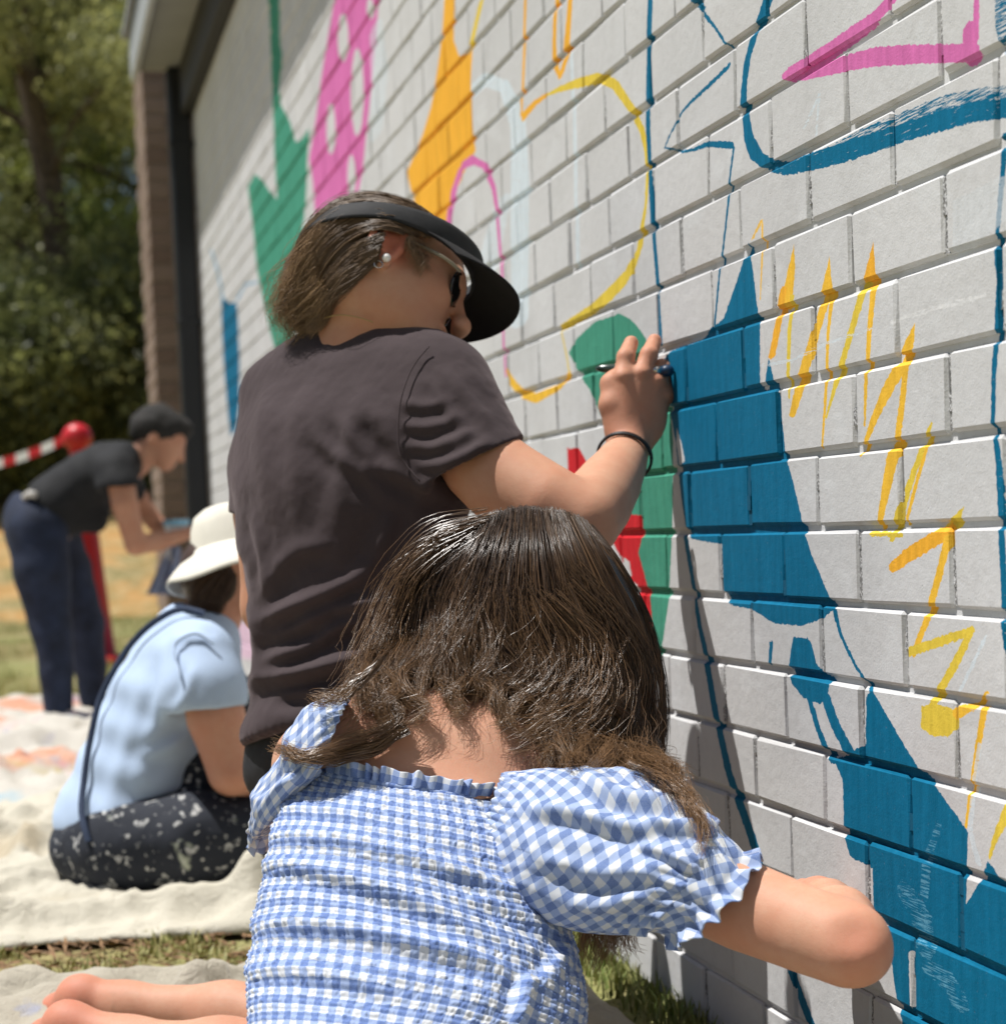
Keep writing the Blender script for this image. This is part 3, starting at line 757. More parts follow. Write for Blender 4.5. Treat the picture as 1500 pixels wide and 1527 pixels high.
def drop_cloth(corners, nu, nv, seed, amp, mat, label, folds=(), edge=.05, lift=.0):
    c = np.array([[*q, 0] for q in corners], float); u = np.linspace(0, 1, nu); v = np.linspace(0, 1, nv); U, Vv = np.meshgrid(u, v, indexing='ij')
    P = ((1-U)*(1-Vv))[..., None]*c[0] + (U*(1-Vv))[..., None]*c[1] + (U*Vv)[..., None]*c[2] + ((1-U)*Vv)[..., None]*c[3]
    wob = np.stack([vnoise(P, 2.2, 3, seed), vnoise(P, 2.2, 3, seed + 4), 0 * U], -1) * edge
    ed = np.minimum(np.minimum(U, 1 - U), np.minimum(Vv, 1 - Vv)); P = P + wob * (1.6 - np.clip(ed * 4, 0, 1))[..., None]
    W = np.stack([P[..., 0] + .25 * vnoise(P, 1.4, 2, seed + 1), P[..., 1] + .25 * vnoise(P, 1.4, 2, seed + 2), 0 * U], -1)
    a = 1 - np.abs(vnoise(W * [1.0, .55, 1], 3.6, 2, seed)) * 4.0; b = 1 - np.abs(vnoise(W * [.6, 1.1, 1], 6.5, 2, seed + 8)) * 3.6; e_ = 1 - np.abs(vnoise(W * [1.2, .8, 1], 13, 2, seed + 5)) * 3.2
    z = amp * (np.clip(a, 0, 1) ** 1.3 * 1.0 + np.clip(b, 0, 1) ** 1.2 * .55 + .32 * np.clip(e_, 0, 1) ** 1.5 + .30 * vnoise(P, 4, 3, seed + 3)) + .006
    for (x0, y0, x1, y1, h, w) in folds:
        d = np.array([x1 - x0, y1 - y0]); L = np.hypot(*d); d /= L; s = (P[..., 0] - x0) * d[0] + (P[..., 1] - y0) * d[1]; e = (P[..., 0] - x0) * -d[1] + (P[..., 1] - y0) * d[0]
        e = e + .04 * vnoise(P, 5, 2, seed + 9); z += h * np.exp(-(e / w) ** 2) * np.clip(np.minimum(s, L - s) / .1 + .5, 0, 1)
    rf = np.random.default_rng(seed + 77); lo_, hi_ = P[..., :2].reshape(-1, 2).min(0), P[..., :2].reshape(-1, 2).max(0)
    for _ in range(34):
        q0 = lo_ + (hi_ - lo_) * rf.random(2); an = rf.random() * 3.14; L = .18 + .5 * rf.random(); d = np.array([math.cos(an), math.sin(an)]); sx = (P[..., 0] - q0[0]) * d[0] + (P[..., 1] - q0[1]) * d[1]; ex = (P[..., 0] - q0[0]) * -d[1] + (P[..., 1] - q0[1]) * d[0] + .03 * vnoise(P, 6, 2, seed + 9)
        hh, ww = amp * (.35 + .6 * rf.random()), .012 + .016 * rf.random(); z += hh * np.where(ex > 0, np.exp(-(ex / ww) ** 2), np.exp(-(ex / (3 * ww)) ** 2)) * np.clip(np.minimum(sx, L - sx) / .08, 0, 1)
    z = np.maximum(z, .004) * np.clip(ed * 14 + .25, 0, 1); z = np.where(ed < .002, .001, z) + lift
    P[..., 2] = z
    o = mesh('drop_cloth', P.reshape(-1, 3), grid_faces(nu, nv), mat); md = o.modifiers.new('thick', 'SOLIDIFY'); md.thickness = .0025; md.offset = 1
    return tag(o, label, 'drop cloth', 'canvas drop cloths on the ground')
cream = cloth_mat('cream_canvas', (.56, .525, .43), [((.16, .14, .48), 3.1, .645), ((.42, .34, .22), 1.2, .60), ((.55, .25, .12), 2.9, .68)], .6)
paintc = cloth_mat('paint_stained_canvas', (.56, .53, .47), [((.62, .22, .10), 1.5, .56), ((.13, .14, .42), 2.0, .59), ((.55, .43, .15), 1.7, .61), ((.20, .42, .55), 2.1, .62), ((.58, .25, .36), 1.5, .64)], .7)
beige = cloth_mat('beige_canvas', (.43, .395, .32), [((.55, .20, .12), 5.0, .66), ((.22, .27, .45), 4.4, .62)], .5)
drop_cloth([(-1.9, 3.72), (-.14, 3.66), (-.12, 5.9), (-2.6, 5.9)], 190, 240, 3, .038, cream, 'cream canvas drop cloth under the seated painter in overalls',
           folds=((-1.3, 3.88, -.45, 3.81, .040, .035), (-1.15, 4.05, -.75, 4.4, .035, .03), (-.55, 3.75, -.42, 4.1, .035, .025), (-1.6, 3.95, -1.0, 3.83, .03, .025), (-1.4, 4.5, -.9, 5.0, .05, .06)), edge=.10)
drop_cloth([(-3.2, 5.6), (-.18, 5.7), (-.14, 9.5), (-3.6, 9.8)], 150, 150, 11, .038, paintc, 'paint splashed white drop cloth under the bending woman', folds=((-1.6, 6.1, -.5, 6.3, .06, .07), (-1.6, 7.2, -.4, 7.0, .05, .06)), edge=.12, lift=.004)
drop_cloth([(-2.1, .9), (-.10, .9), (-.10, 3.25), (-2.1, 3.42)], 150, 170, 19, .027, beige, 'beige drop cloth beneath the kneeling pair in the foreground',
           folds=((-.95, 3.24, -.30, 3.29, .040, .03), (-.72, 3.05, -.45, 3.3, .035, .02), (-1.0, 3.22, -.86, 3.3, .04, .02), (-.6, 3.2, -.38, 3.12, .03, .02)), edge=.03, lift=.003)

# ------------------------------------------------------------------ trees behind
bark = simple('bark', (.10, .075, .055), .95, .3, 12, .7, 40, .02)
def leaf_mat(name, dark, light):
    m = bpy.data.materials.new(name); t = NT(m); a = t.attr('tone')
    t.link(t.mix(a.outputs['Fac'], dark, light), t.bsdf.inputs['Base Color']); t.bsdf.inputs['Roughness'].default_value = .45
    tr = t.node('ShaderNodeBsdfTranslucent'); t.link(t.mix(a.outputs['Fac'], tuple(x * 1.3 for x in dark), tuple(x * 1.2 for x in light)), tr.inputs['Color'])
    mx = t.node('ShaderNodeMixShader'); mx.inputs[0].default_value = .45; t.link(t.bsdf.outputs[0], mx.inputs[1]); t.link(tr.outputs[0], mx.inputs[2]); t.link(mx.outputs[0], t.out.inputs['Surface'])
    return m
leafA = leaf_mat('olive_leaves', (.10, .115, .045), (.52, .52, .20)); leafB = leaf_mat('green_leaves', (.09, .125, .035), (.46, .52, .14)); leafC = leaf_mat('dark_leaves', (.05, .065, .026), (.28, .30, .10))
def tree(x, y, h, rad, low, nleaf, seed, lm, label, z0=1.0, size=.055):
    r = np.random.default_rng(seed); o = thing('tree', (x, y, z0), label, 'tree', 'trees behind the bank')
    top = np.array([x + r.normal(0, .3), y + r.normal(0, .3), z0 + h * .8])
    trunk = resample(np.array([[x, y, z0 - .3], [x + r.normal(0, .12), y, z0 + h * .3], [x + r.normal(0, .3), y, z0 + h * .55], top]), 16)
    parts = [tube(trunk, np.linspace(.20, .05, 16) * h / 8, 10)]; cl = []
    for i in range(22):
        f = low + (1 - low) * r.random(); k = int(np.clip(f * 13, 2, 15)); a = r.random() * 6.283; L = rad * (.5 + .6 * r.random()) * (1.1 - .55 * f)
        e = trunk[k] + np.array([math.cos(a) * L, math.sin(a) * L, L * (.15 + .4 * r.random())])
        pts = resample(np.array([trunk[k], (trunk[k] + e) / 2 + [0, 0, .1 * L], e]), 7); parts.append(tube(pts, np.linspace(.05, .012, 7) * h / 8, 6))
        for q in range(7): cl.append((pts[3 + q % 4] + r.normal(0, .34, 3) * [1, 1, .8], .28 + .35 * r.random()))
    V, fs = join_vf(parts); mesh('trunk', V, fs, bark, o)
    cl_c = np.array([c for c, _ in cl]); cl_r = np.array([q for _, q in cl]); w = cl_r ** 2 / (cl_r ** 2).sum(); ci = r.choice(len(cl), nleaf, p=w)
    dirv = r.normal(0, 1, (nleaf, 3)); dirv /= np.linalg.norm(dirv, axis=1)[:, None]; rr = r.random(nleaf) ** .5
    P = cl_c[ci] + dirv * (rr * cl_r[ci])[:, None] * [1.15, 1.15, .8]; keep = P[:, 2] > z0 - .1; P = P[keep]; nl = len(P); ci = ci[keep]
    ax = r.normal(0, 1, (nl, 3)); ax[:, 2] -= .6; ax /= np.linalg.norm(ax, axis=1)[:, None]; sd = np.cross(ax, r.normal(0, 1, (nl, 3))); sd /= np.linalg.norm(sd, axis=1)[:, None] + 1e-9
    L = size * (.6 + .9 * r.random(nl)); W = L * .32
    V = np.stack([P - ax * L[:, None], P + sd * W[:, None], P + ax * L[:, None], P - sd * W[:, None]], 1).reshape(-1, 3)
    tn = np.clip(.45 + .28 * r.normal(0, 1, len(cl))[ci] + .2 * r.normal(0, 1, nl), 0, 1)
    mesh('crown', V, np.arange(4 * nl).reshape(-1, 4), lm, o, attrs={'tone': np.repeat(tn, 4)}); return o
tree(-.35, 29, 12, 3.0, .08, 44000, 31, leafA, 'tall olive green tree rising straight behind the bending woman', 1.3)
tree(1.6, 31, 13, 3.0, .10, 32000, 32, leafB, 'brighter green tree standing just left of the brick pier', 1.4)
tree(-2.9, 30, 13, 3.2, .08, 26000, 33, leafB, 'leafy tree at the left edge of the picture', 1.4)
tree(-.9, 35, 15.5, 3.6, .10, 26000, 34, leafC, 'dark tree filling the gap behind the olive tree', 1.0, .09)
tree(2.8, 36, 15, 3.8, .10, 14000, 35, leafC, 'dark tree partly hidden by the brick pier', 1.0, .09)
tree(-2.2, 41, 17, 4.2, .04, 20000, 37, leafC, 'dark tree far back at the left filling the sky gap', 1.4, .12)
tree(.6, 42, 17, 4.2, .04, 20000, 38, leafC, 'farthest dark tree between the olive tree and the pier', 1.4, .12)
tree(-6, 31, 12, 3.4, .10, 12000, 36, leafA, 'olive tree beyond the left edge of the lawn', 1.0, .08)
def bush(x, y, z0, rx, rz, nleaf, seed, lm, label):
    r = np.random.default_rng(seed); o = thing('bush', (x, y, z0), label, 'bush', 'bushes under the trees'); parts = []
    for i in range(9):
        a = r.random() * 6.283; e = np.array([x + math.cos(a) * rx * .6, y + math.sin(a) * rx * .6, z0 + rz * (.5 + .4 * r.random())]); parts.append(tube(resample(np.array([[x, y, z0 - .1], [(x+e[0])/2, (y+e[1])/2, z0 + rz * .4], e]), 6), np.linspace(.03, .008, 6), 6))
    V, fs = join_vf(parts); mesh('stem', V, fs, bark, o)
    d = r.normal(0, 1, (nleaf, 3)); d /= np.linalg.norm(d, axis=1)[:, None]; lump = 1 + .28 * vnoise(d, 2.3, 3, seed); P = np.array([x, y, z0 + rz * .45]) + d * (r.random(nleaf) ** .33 * lump)[:, None] * [rx, rx, rz * .6]
    P = P[P[:, 2] > z0]; nl = len(P); ax = r.normal(0, 1, (nl, 3)); ax /= np.linalg.norm(ax, axis=1)[:, None]; sd = np.cross(ax, r.normal(0, 1, (nl, 3))); sd /= np.linalg.norm(sd, axis=1)[:, None] + 1e-9
    L = .07 * (.6 + .9 * r.random(nl)); V = np.stack([P - ax * L[:, None], P + sd * L[:, None] * .4, P + ax * L[:, None], P - sd * L[:, None] * .4], 1).reshape(-1, 3)
    tn = np.clip(.4 + .6 * vnoise(P, 2.5, 2, seed) + .2 * r.normal(0, 1, nl), 0, 1); mesh('crown', V, np.arange(4 * nl).reshape(-1, 4), lm, o, attrs={'tone': np.repeat(tn, 4)})
bush(-1.3, 27.4, 1.4, 1.5, 2.6, 16000, 41, leafC, 'dark bush low behind the red and white tape'); bush(.55, 27.8, 1.4, 1.3, 3.2, 16000, 42, leafC, 'dark bush beside the foot of the brick pier'); bush(-3.6, 27.8, 1.4, 1.6, 2.4, 12000, 43, leafB, 'green bush on the bank beyond the left edge')

bush(-.1, 33.6, 1.4, 2.4, 8.0, 26000, 44, leafA, 'tall olive thicket filling the gap between the trunks')

# ------------------------------------------------------------------ barrier post with striped tape
red_p = simple('red_plastic', (.55, .018, .025), .4, .06, 20); wht_p = simple('white_tape', (.75, .74, .72), .5, .05, 20)
bp = on_ground(150, 1012); bpost = thing('barrier_post', (bp[0], bp[1], 0), 'red plastic barrier post with round red head behind the bending woman', 'barrier post')
kn = at(115, 652, 12.3); bp = np.array([kn[0], kn[1], 0]); bpost.location = Vector(bp)
zz = np.array([0, .03, .05, .055, .30, .76, .95, 1.12]); rr = np.array([.24, .24, .22, .165, .14, .10, .07, .055])
lat = lambda z, r, n=20: (np.stack([np.outer(r, np.cos(np.arange(n) * 6.2832 / n)) + bp[0], np.outer(r, np.sin(np.arange(n) * 6.2832 / n)) + bp[1], np.repeat(z[:, None], n, 1)], -1).reshape(-1, 3), np.array([[i*n+j, i*n+(j+1) % n, (i+1)*n+(j+1) % n, (i+1)*n+j] for i in range(len(z)-1) for j in range(n)]))
V, Q = lat(zz, rr); mesh('post', V, Q, red_p, bpost)
hz = kn[2]; a = np.linspace(-1.5, 1.5, 9); V, Q = lat(hz + .085 * np.sin(a), np.maximum(.09 * np.cos(a), .005)); mesh('head', V, Q, red_p, bpost)
V, Q = lat(np.array([1.1, hz - .07]), np.array([.045, .05])); mesh('neck', V, Q, red_p, bpost)
te = at(-160, 690, 13.0); t0_ = np.array([kn[0] - .06, kn[1], hz]); tp = thing('barrier_tape', t0_, 'red and white striped tape stretched from the red post head', 'tape')
N = 14
for i in range(N):
    p0 = t0_ + (te - t0_) * i / N; p1 = t0_ + (te - t0_) * (i + 1) / N; sag = lambda f: np.array([0, 0, -.10 * 4 * f * (1 - f)]); p0 = p0 + sag(i / N); p1 = p1 + sag((i + 1) / N)
    V = np.array([p0 + [0, 0, .028], p1 + [0, 0, .028], p1 - [0, 0, .028], p0 - [0, 0, .028]]); V = np.vstack([V, V + [0, .003, 0]])
    mesh('stripe', V, np.array([[0,1,2,3],[7,6,5,4],[0,4,5,1],[3,2,6,7]]), red_p if i % 2 == 0 else wht_p, tp, False)
V, fs = tube(np.array([[te[0], te[1], 0], [te[0], te[1], te[2] + .1]]), .05, 12)
p2_ = thing('barrier_post', (te[0], te[1], 0), 'red barrier post beyond the left edge holding the tape end', 'barrier post'); mesh('post', V, fs, red_p, p2_)
# ------------------------------------------------------------------ people: shared tools
def skin_mat(name, col, rough=.58):
    m = bpy.data.materials.new(name); t = NT(m); p = t.pos()
    c = t.mix(t.ramp(t.noise(p, 16, 5, .6).outputs[0], .3, .7), tuple(x * y for x, y in zip(col, (.93, .80, .76))), tuple(x * y for x, y in zip(col, (1.03, 1.05, 1.05))))
    c = t.mix(t.math('MULTIPLY', t.ramp(t.noise(p, 95, 4, .7).outputs[0], .45, .75), .35), c, tuple(x * y for x, y in zip(col, (.90, .74, .66))))
    c = t.mix(t.math('MULTIPLY', t.ramp(t.noise(p, 260, 2).outputs[0], .66, .74), .22), c, tuple(x * y for x, y in zip(col, (.7, .52, .42))))
    c = t.mix(t.attr('flush_glow').outputs['Fac'], c, tuple(x * y for x, y in zip(col, (1.0, .52, .50))))
    t.link(c, t.bsdf.inputs['Base Color']); t.bsdf.inputs['Roughness'].default_value = rough; t.bsdf.inputs['Specular IOR Level'].default_value = .27
    t.bsdf.inputs['Subsurface Weight'].default_value = .22; t.bsdf.inputs['Subsurface Radius'].default_value = (1, .35, .2); t.bsdf.inputs['Subsurface Scale'].default_value = .008
    t.bump(t.math('ADD', t.noise(p, 700, 3).outputs[0], t.noise(p, 180, 3).outputs[0]), .3, .0008); return m
def hair_mat(name, root, tip, rough=.34):
    m = bpy.data.materials.new(name); t = NT(m); a = t.attr('tone')
    t.link(t.mix(a.outputs['Fac'], root, tip), t.bsdf.inputs['Base Color']); t.bsdf.inputs['Roughness'].default_value = rough
    t.bsdf.inputs['Specular IOR Level'].default_value = .5; return m

class Prims:
    """collect body shapes first, then grow one skin over them"""
    def __init__(s): s.ops = []; s.lo = np.full(3, 1e9); s.hi = -s.lo
    def _b(s, p, r):
        p = np.asarray(p, float); s.lo = np.minimum(s.lo, p - r); s.hi = np.maximum(s.hi, p + r)
    def cone(s, a, b, ra, rb, k=.02, op='add'):
        if op == 'add': s._b(a, ra); s._b(b, rb)
        s.ops.append(('cone', (a, b, ra, rb, k, op))); return s
    def chain(s, pts, rads, k=.02):
        for i in range(len(pts) - 1): s.cone(pts[i], pts[i+1], rads[i], rads[i+1], k)
        return s
    def ell(s, c, r, axes=None, k=.02, op='add'):
        if op == 'add': s._b(c, np.max(r))
        s.ops.append(('ell', (c, r, axes, k, op))); return s
    def cut(s, p, n): s.ops.append(('cut', (p, n))); return s
    def grow(s, h, sm=2, off=0.0, blur=0):
        B = Body(s.lo - .03 - off, s.hi + .03 + off, h)
        for nm, a in s.ops: getattr(B, nm)(*a)
        if blur: B.blur(blur)
        if off: B.D -= off
        V, Q = B.build(); return smooth_mesh(V, Q, sm, .5), Q

def surf(rings, nu, nv, th=None):
    """closed rings (centre, axis a, axis b) lofted smoothly; returns grid of points V[nu,nv], ring frames"""
    R = np.array([np.concatenate(r) for r in rings]); s = resample(R, nv)
    th = np.linspace(0, 2 * math.pi, nu, endpoint=False) if th is None else th
    V = s[None, :, 0:3] + np.cos(th)[:, None, None] * s[None, :, 3:6] + np.sin(th)[:, None, None] * s[None, :, 6:9]
    return V, s, th

def grid_normals(V, wrap=True):
    du = np.roll(V, -1, 0) - np.roll(V, 1, 0) if wrap else np.gradient(V, axis=0); dv = np.gradient(V, axis=1)
    n = np.cross(du, dv); return n / (np.linalg.norm(n, axis=-1, keepdims=True) + 1e-12)

def ridge_disp(px, py, lines):
    """sum of fold ridges drawn as pixel polylines: (points, amp metres, width px, sharpness)"""
    out = np.zeros_like(px)
    for pts, amp, w in lines:
        P = resample(np.array([[x, y, 0] for x, y in pts], float), 24)[:, :2]; best = np.full(px.shape, 1e9); tt = np.zeros_like(px); sg = np.zeros_like(px)
        for i in range(len(P) - 1):
            a, b = P[i], P[i+1]; d = b - a; L2 = d @ d + 1e-9; u = np.clip(((px - a[0]) * d[0] + (py - a[1]) * d[1]) / L2, 0, 1)
            ex, ey = px - a[0] - u * d[0], py - a[1] - u * d[1]; e = np.hypot(ex, ey); c = (d[0] * ey - d[1] * ex)
            m = e < best; best = np.where(m, e, best); tt = np.where(m, (i + u) / (len(P) - 1), tt); sg = np.where(m, np.sign(c), sg)
        fade = np.clip(np.minimum(tt, 1 - tt) * 4 + .12, 0, 1)
        out += amp * fade * (np.exp(-(best / w) ** 2) - .75 * np.exp(-((best * sg - 1.5 * w) / (1.1 * w)) ** 2))
    return out

def strands(guides, n, npts, rad, seed, jitter=.010, frizz=.0015, weights=None, spread=None, depth=.03, cut=(.75, 1.0), sides=3, tone0=(0, .8), curl=(.010, 20.)):
    """hair tubes between neighbouring guide curves (world points); clumped towards guides at the tips"""
    r = np.random.default_rng(seed); G = np.array([resample(np.asarray(g, float), 48) for g in guides]); ng = len(G)
    s = r.random(n) * (ng - 1); i = np.minimum(s.astype(int), ng - 2); w = s - i
    tt = np.linspace(0, 1, npts); ends = cut[0] + (cut[1] - cut[0]) * r.random(n)
    U = tt[None] * ends[:, None]; k = np.clip((U * 47).astype(int), 0, 46); f = (U * 47 - k)[..., None]
    A = G[i[:, None], k] * (1 - f) + G[i[:, None], k + 1] * f; B = G[(i + 1)[:, None], k] * (1 - f) + G[(i + 1)[:, None], k + 1] * f
    nclump = max(8, n // 45); cw = r.random(nclump); cs = np.sort(r.random(nclump) * (ng - 1)); near = np.clip(np.searchsorted(cs, s), 0, nclump - 1); near2 = np.clip(near - 1, 0, nclump - 1)
    near = np.where(np.abs(cs[near] - s) < np.abs(cs[near2] - s), near, near2); wc = np.clip(cs[near] - i, 0, 1)
    pull = np.clip((U - .25) / .6, 0, 1) * .8
    W = (w[:, None] * (1 - pull) + wc[:, None] * pull)[..., None]; P = A * (1 - W) + B * W
    cam_dir = (P - CAM); cam_dir /= np.linalg.norm(cam_dir, axis=-1, keepdims=True)
    P = P + cam_dir * (r.random(n)[:, None, None] * depth)
    off = r.normal(0, 1, (n, 1, 3)) * jitter * (.35 + .65 * np.sin(np.clip(U, 0, 1) * math.pi * .75))[..., None] * (1 - .55 * np.clip(U - .6, 0, 1)[..., None] / .4)
    ph = r.random((nclump, 3))[near] * 6.28; fr = curl[1] * (.7 + .6 * r.random(nclump)[near])
    wave = np.sin(U[..., None] * fr[:, None, None] + ph[:, None] + .5 * r.normal(0, 1, (n, 1, 1))) * (.0012 + curl[0] * np.clip(U - .35, 0, 1)[..., None])
    fz = np.cumsum(r.normal(0, frizz, (n, npts, 3)), 1) * .6
    P = P + off + wave + fz * np.clip(U * 1.5, 0, 1)[..., None]
    T = np.gradient(P, axis=1); T /= np.linalg.norm(T, axis=-1, keepdims=True) + 1e-12
    nrm = np.cross(T, cam_dir); nrm /= np.linalg.norm(nrm, axis=-1, keepdims=True) + 1e-12; bn = np.cross(T, nrm)
    rr = rad * (.7 + .6 * r.random(n))[:, None] * np.clip(1.15 - .85 * tt[None], .15, 1)
    a = np.arange(sides) * 2 * math.pi / sides - math.pi / 2
    V = P[:, :, None] + rr[..., None, None] * (np.cos(a)[:, None] * nrm[:, :, None] + np.sin(a)[:, None] * bn[:, :, None])
    j = np.arange(npts - 1)[:, None]; q = np.arange(sides)[None]
    Q1 = np.stack([j*sides + q, j*sides + (q+1) % sides, (j+1)*sides + (q+1) % sides, (j+1)*sides + q], -1).reshape(-1, 4)
    Q = (np.arange(n)[:, None, None] * npts * sides + Q1[None]).reshape(-1, 4)
    tone = np.clip(tone0[0] + (tone0[1] - tone0[0]) * U ** 1.6 + .16 * r.normal(0, 1, n)[:, None] + .12 * r.normal(0, 1, nclump)[near][:, None], 0, 1)
    return V.reshape(-1, 3), Q, np.repeat(tone.ravel(), sides)

class DepthMap:
    """nearest depth of what is already built, looked up by photo pixel, so locks can lie on it"""
    def __init__(s): s.D = np.full((340, 340), 9.0)
    def add(s, V):
        x, y, z = to_px(np.asarray(V).reshape(-1, 3)); i = (x / 8).astype(int) + 60; j = (y / 8).astype(int) + 60
        m = (i > 0) & (j > 0) & (i < 339) & (j < 339); np.minimum.at(s.D, (i[m], j[m]), z[m]); return s
    def __call__(s, x, y):
        i, j = int(x / 8) + 60, int(y / 8) + 60; return float(s.D[i-1:i+2, j-1:j+2].min())
    def far(s, x, y):
        i, j = int(x / 8) + 60, int(y / 8) + 60; q = s.D[i-1:i+2, j-1:j+2]; q = q[q < 8]; return float(q.max()) if len(q) else 9.0
def drape(dm, pts, off=.008, n=30, fall=None):
    """pixel polyline -> world curve resting on the depth map; optional third value fixes the depth"""
    q = resample(np.array([[p[0], p[1], 0.] for p in pts]), n); z = np.array([dm(x, y) for x, y, _ in q]); 
    if fall is not None: z = np.array([fall(q[i, 0], q[i, 1]) if (z[i] > 8 and fall(q[i, 0], q[i, 1])) else z[i] for i in range(n)])
    good = z < 8
    if good.any(): z = np.interp(np.arange(n), np.arange(n)[good], z[good])
    z = z - off; k = np.array([.1, .2, .4, .2, .1])
    for _ in range(2): z = np.convolve(np.pad(z, 2, 'edge'), k, 'valid')
    return [at(q[i, 0], q[i, 1], z[i]) for i in range(n)]

def gingham_mat(name, blue, pale, white, period, stripes=False):
    m = bpy.data.materials.new(name); t = NT(m); a = t.attr('cloth'); sep = t.node('ShaderNodeSeparateXYZ'); t.link(a.outputs['Vector'], sep.inputs[0])
    p = t.pos(); n = t.noise(p, 120, 2)
    wob = t.math('MULTIPLY', t.math('SUBTRACT', n.outputs[0], .5), .0035)
    def band(c, per, duty):
        u = t.math('FRACT', t.math('DIVIDE', t.math('ADD', c, wob), per)); return t.math('LESS_THAN', u, duty)
    bu = band(sep.outputs[0], period[0], .5); bv = band(sep.outputs[1], period[1], .5)
    s = t.math('ADD', bu, bv)
    c = t.mix(t.math('MINIMUM', s, 1.0), white, pale); c = t.mix(t.math('GREATER_THAN', s, 1.5), c, blue)
    thr = t.node('ShaderNodeTexNoise'); thr.inputs['Scale'].default_value = 900; t.link(a.outputs['Vector'], thr.inputs['Vector'])
    c = t.mix(t.math('MULTIPLY', t.ramp(thr.outputs[0], .4, .8), .25), c, white)
    t.link(c, t.bsdf.inputs['Base Color']); t.bsdf.inputs['Roughness'].default_value = .85; t.bsdf.inputs['Specular IOR Level'].default_value = .15
    tr = t.node('ShaderNodeBsdfTranslucent'); t.link(c, tr.inputs['Color']); mx = t.node('ShaderNodeMixShader'); mx.inputs[0].default_value = .16
    t.link(t.bsdf.outputs[0], mx.inputs[1]); t.link(tr.outputs[0], mx.inputs[2]); t.link(mx.outputs[0], t.out.inputs['Surface'])
    t.bump(t.noise(a.outputs['Vector'], 1400, 2).outputs[0], .2, .0005); return m

# ------------------------------------------------------------------ girl in the gingham dress, kneeling in front
skin_fair = skin_mat('fair_skin', (.54, .30, .20))
gT = camdir(.20, 1, .42); gR = camdir(1, -.16, -.12); gR -= gT * (gR @ gT); gR /= np.linalg.norm(gR); gB = np.cross(gT, gR); gB /= np.linalg.norm(gB)
if gB @ (CAM - at(600, 1300, 2.2)) < 0: gB = -gB
g0 = at(580, 1790, 2.2); girl = thing('person', (g0[0], g0[1], 0), 'person with long wavy hair in blue gingham dress kneeling nearest the camera', 'person', 'mural painters')

P = Prims()
bk = lambda x, y, z, d: at(x, y, z) - gB * d
for sx in (-.055, .055):
    P.chain([bk(575, 1730, 2.02, .12) + gR * sx * 1.2, bk(590, 1500, 2.04, .10) + gR * sx, bk(605, 1340, 2.115, .10) + gR * sx * 1.2, bk(615, 1240, 2.19, .095) + gR * sx], [.09, .082, .085, .08], .05)
P.ell(bk(615, 1165, 2.248, .092), (.135, .085, .085), np.stack([gR, gT, gB]), .05)
P.cone(bk(470, 1120, 2.30, .05), bk(570, 1090, 2.30, .06), .050, .060, .05); P.cone(bk(880, 1205, 2.25, .05), bk(745, 1115, 2.29, .06), .046, .052, .04)
P.ell(bk(505, 1090, 2.275, .045), (.045, .050, .042), np.stack([gR, gT, gB]), .04); P.ell(bk(670, 1085, 2.305, .06), (.11, .06, .06), np.stack([gR, gT, gB]), .05)
P.chain([at(690, 1100, 2.41), at(730, 1030, 2.45), at(770, 960, 2.50)], [.055, .050, .05], .04)
P.ell(at(800, 935, 2.485), (.078, .095, .098), np.stack([gR, camdir(.1, 1, .6), camdir(0, -.55, 1)]), .03)
P.ell(at(815, 1010, 2.57), (.06, .08, .06), np.stack([gR, camdir(.1, 1, .6), camdir(0, -.55, 1)]), .03)
P.cone(at(818, 1015, 2.635), at(820, 1030, 2.645), .012, .014, .012)
# right arm and hand
P.chain([at(880, 1228, 2.24), at(985, 1295, 2.125), at(1110, 1352, 2.055), at(1215, 1392, 1.995), at(1262, 1412, 1.968)], [.049, .0470, .0450, .0420, .0390], .002)
P.ell(at(1286, 1424, 1.966), (.024, .026, .022), None, .025); P.ell(at(1286, 1394, 1.975), (.014, .015, .016), None, .02)
P.chain([at(1266, 1404, 1.975), at(1250, 1378, 2.07), at(1234, 1354, 2.19)], [.036, .037, .027], .012)
P.chain([at(1234, 1354, 2.19), at(1220, 1344, 2.27)], [.026, .028], .02); P.ell(at(1268, 1386, 1.928), (.014, .010, .012), None, .02, 'sub')
for i, (dx, dy) in enumerate(((-10, -24), (2, -14), (12, -2), (20, 12))):
    P.chain([at(1216 + dx, 1350 + dy * .8, 2.265), at(1212 + dx * 1.5, 1344 + dy * .9, 2.315), at(1218 + dx * 1.7, 1356 + dy * .8, 2.345)], [.0105, .0092, .0078], .006)
P.chain([at(1202, 1362, 2.24), at(1194, 1364, 2.28), at(1198, 1370, 2.325)], [.012, .010, .0085], .008)
# left arm, forward out of sight
P.chain([at(472, 1140, 2.38), at(515, 1300, 2.56), at(540, 1360, 2.66)], [.048, .042, .038], .03)
P.chain([at(540, 1360, 2.66), at(660, 1400, 2.72), at(740, 1420, 2.76)], [.038, .032, .024], .02)
P.ell(at(770, 1425, 2.775), (.035, .022, .014), None, .02)
for i in range(4): P.chain([at(785, 1410 + i * 10, 2.775), at(815, 1415 + i * 10, 2.78), at(835, 1425 + i * 9, 2.775)], [.0095, .0085, .007], .006)
P.chain([at(765, 1400, 2.77), at(785, 1392, 2.765), at(805, 1396, 2.765)], [.011, .0095, .008], .008)
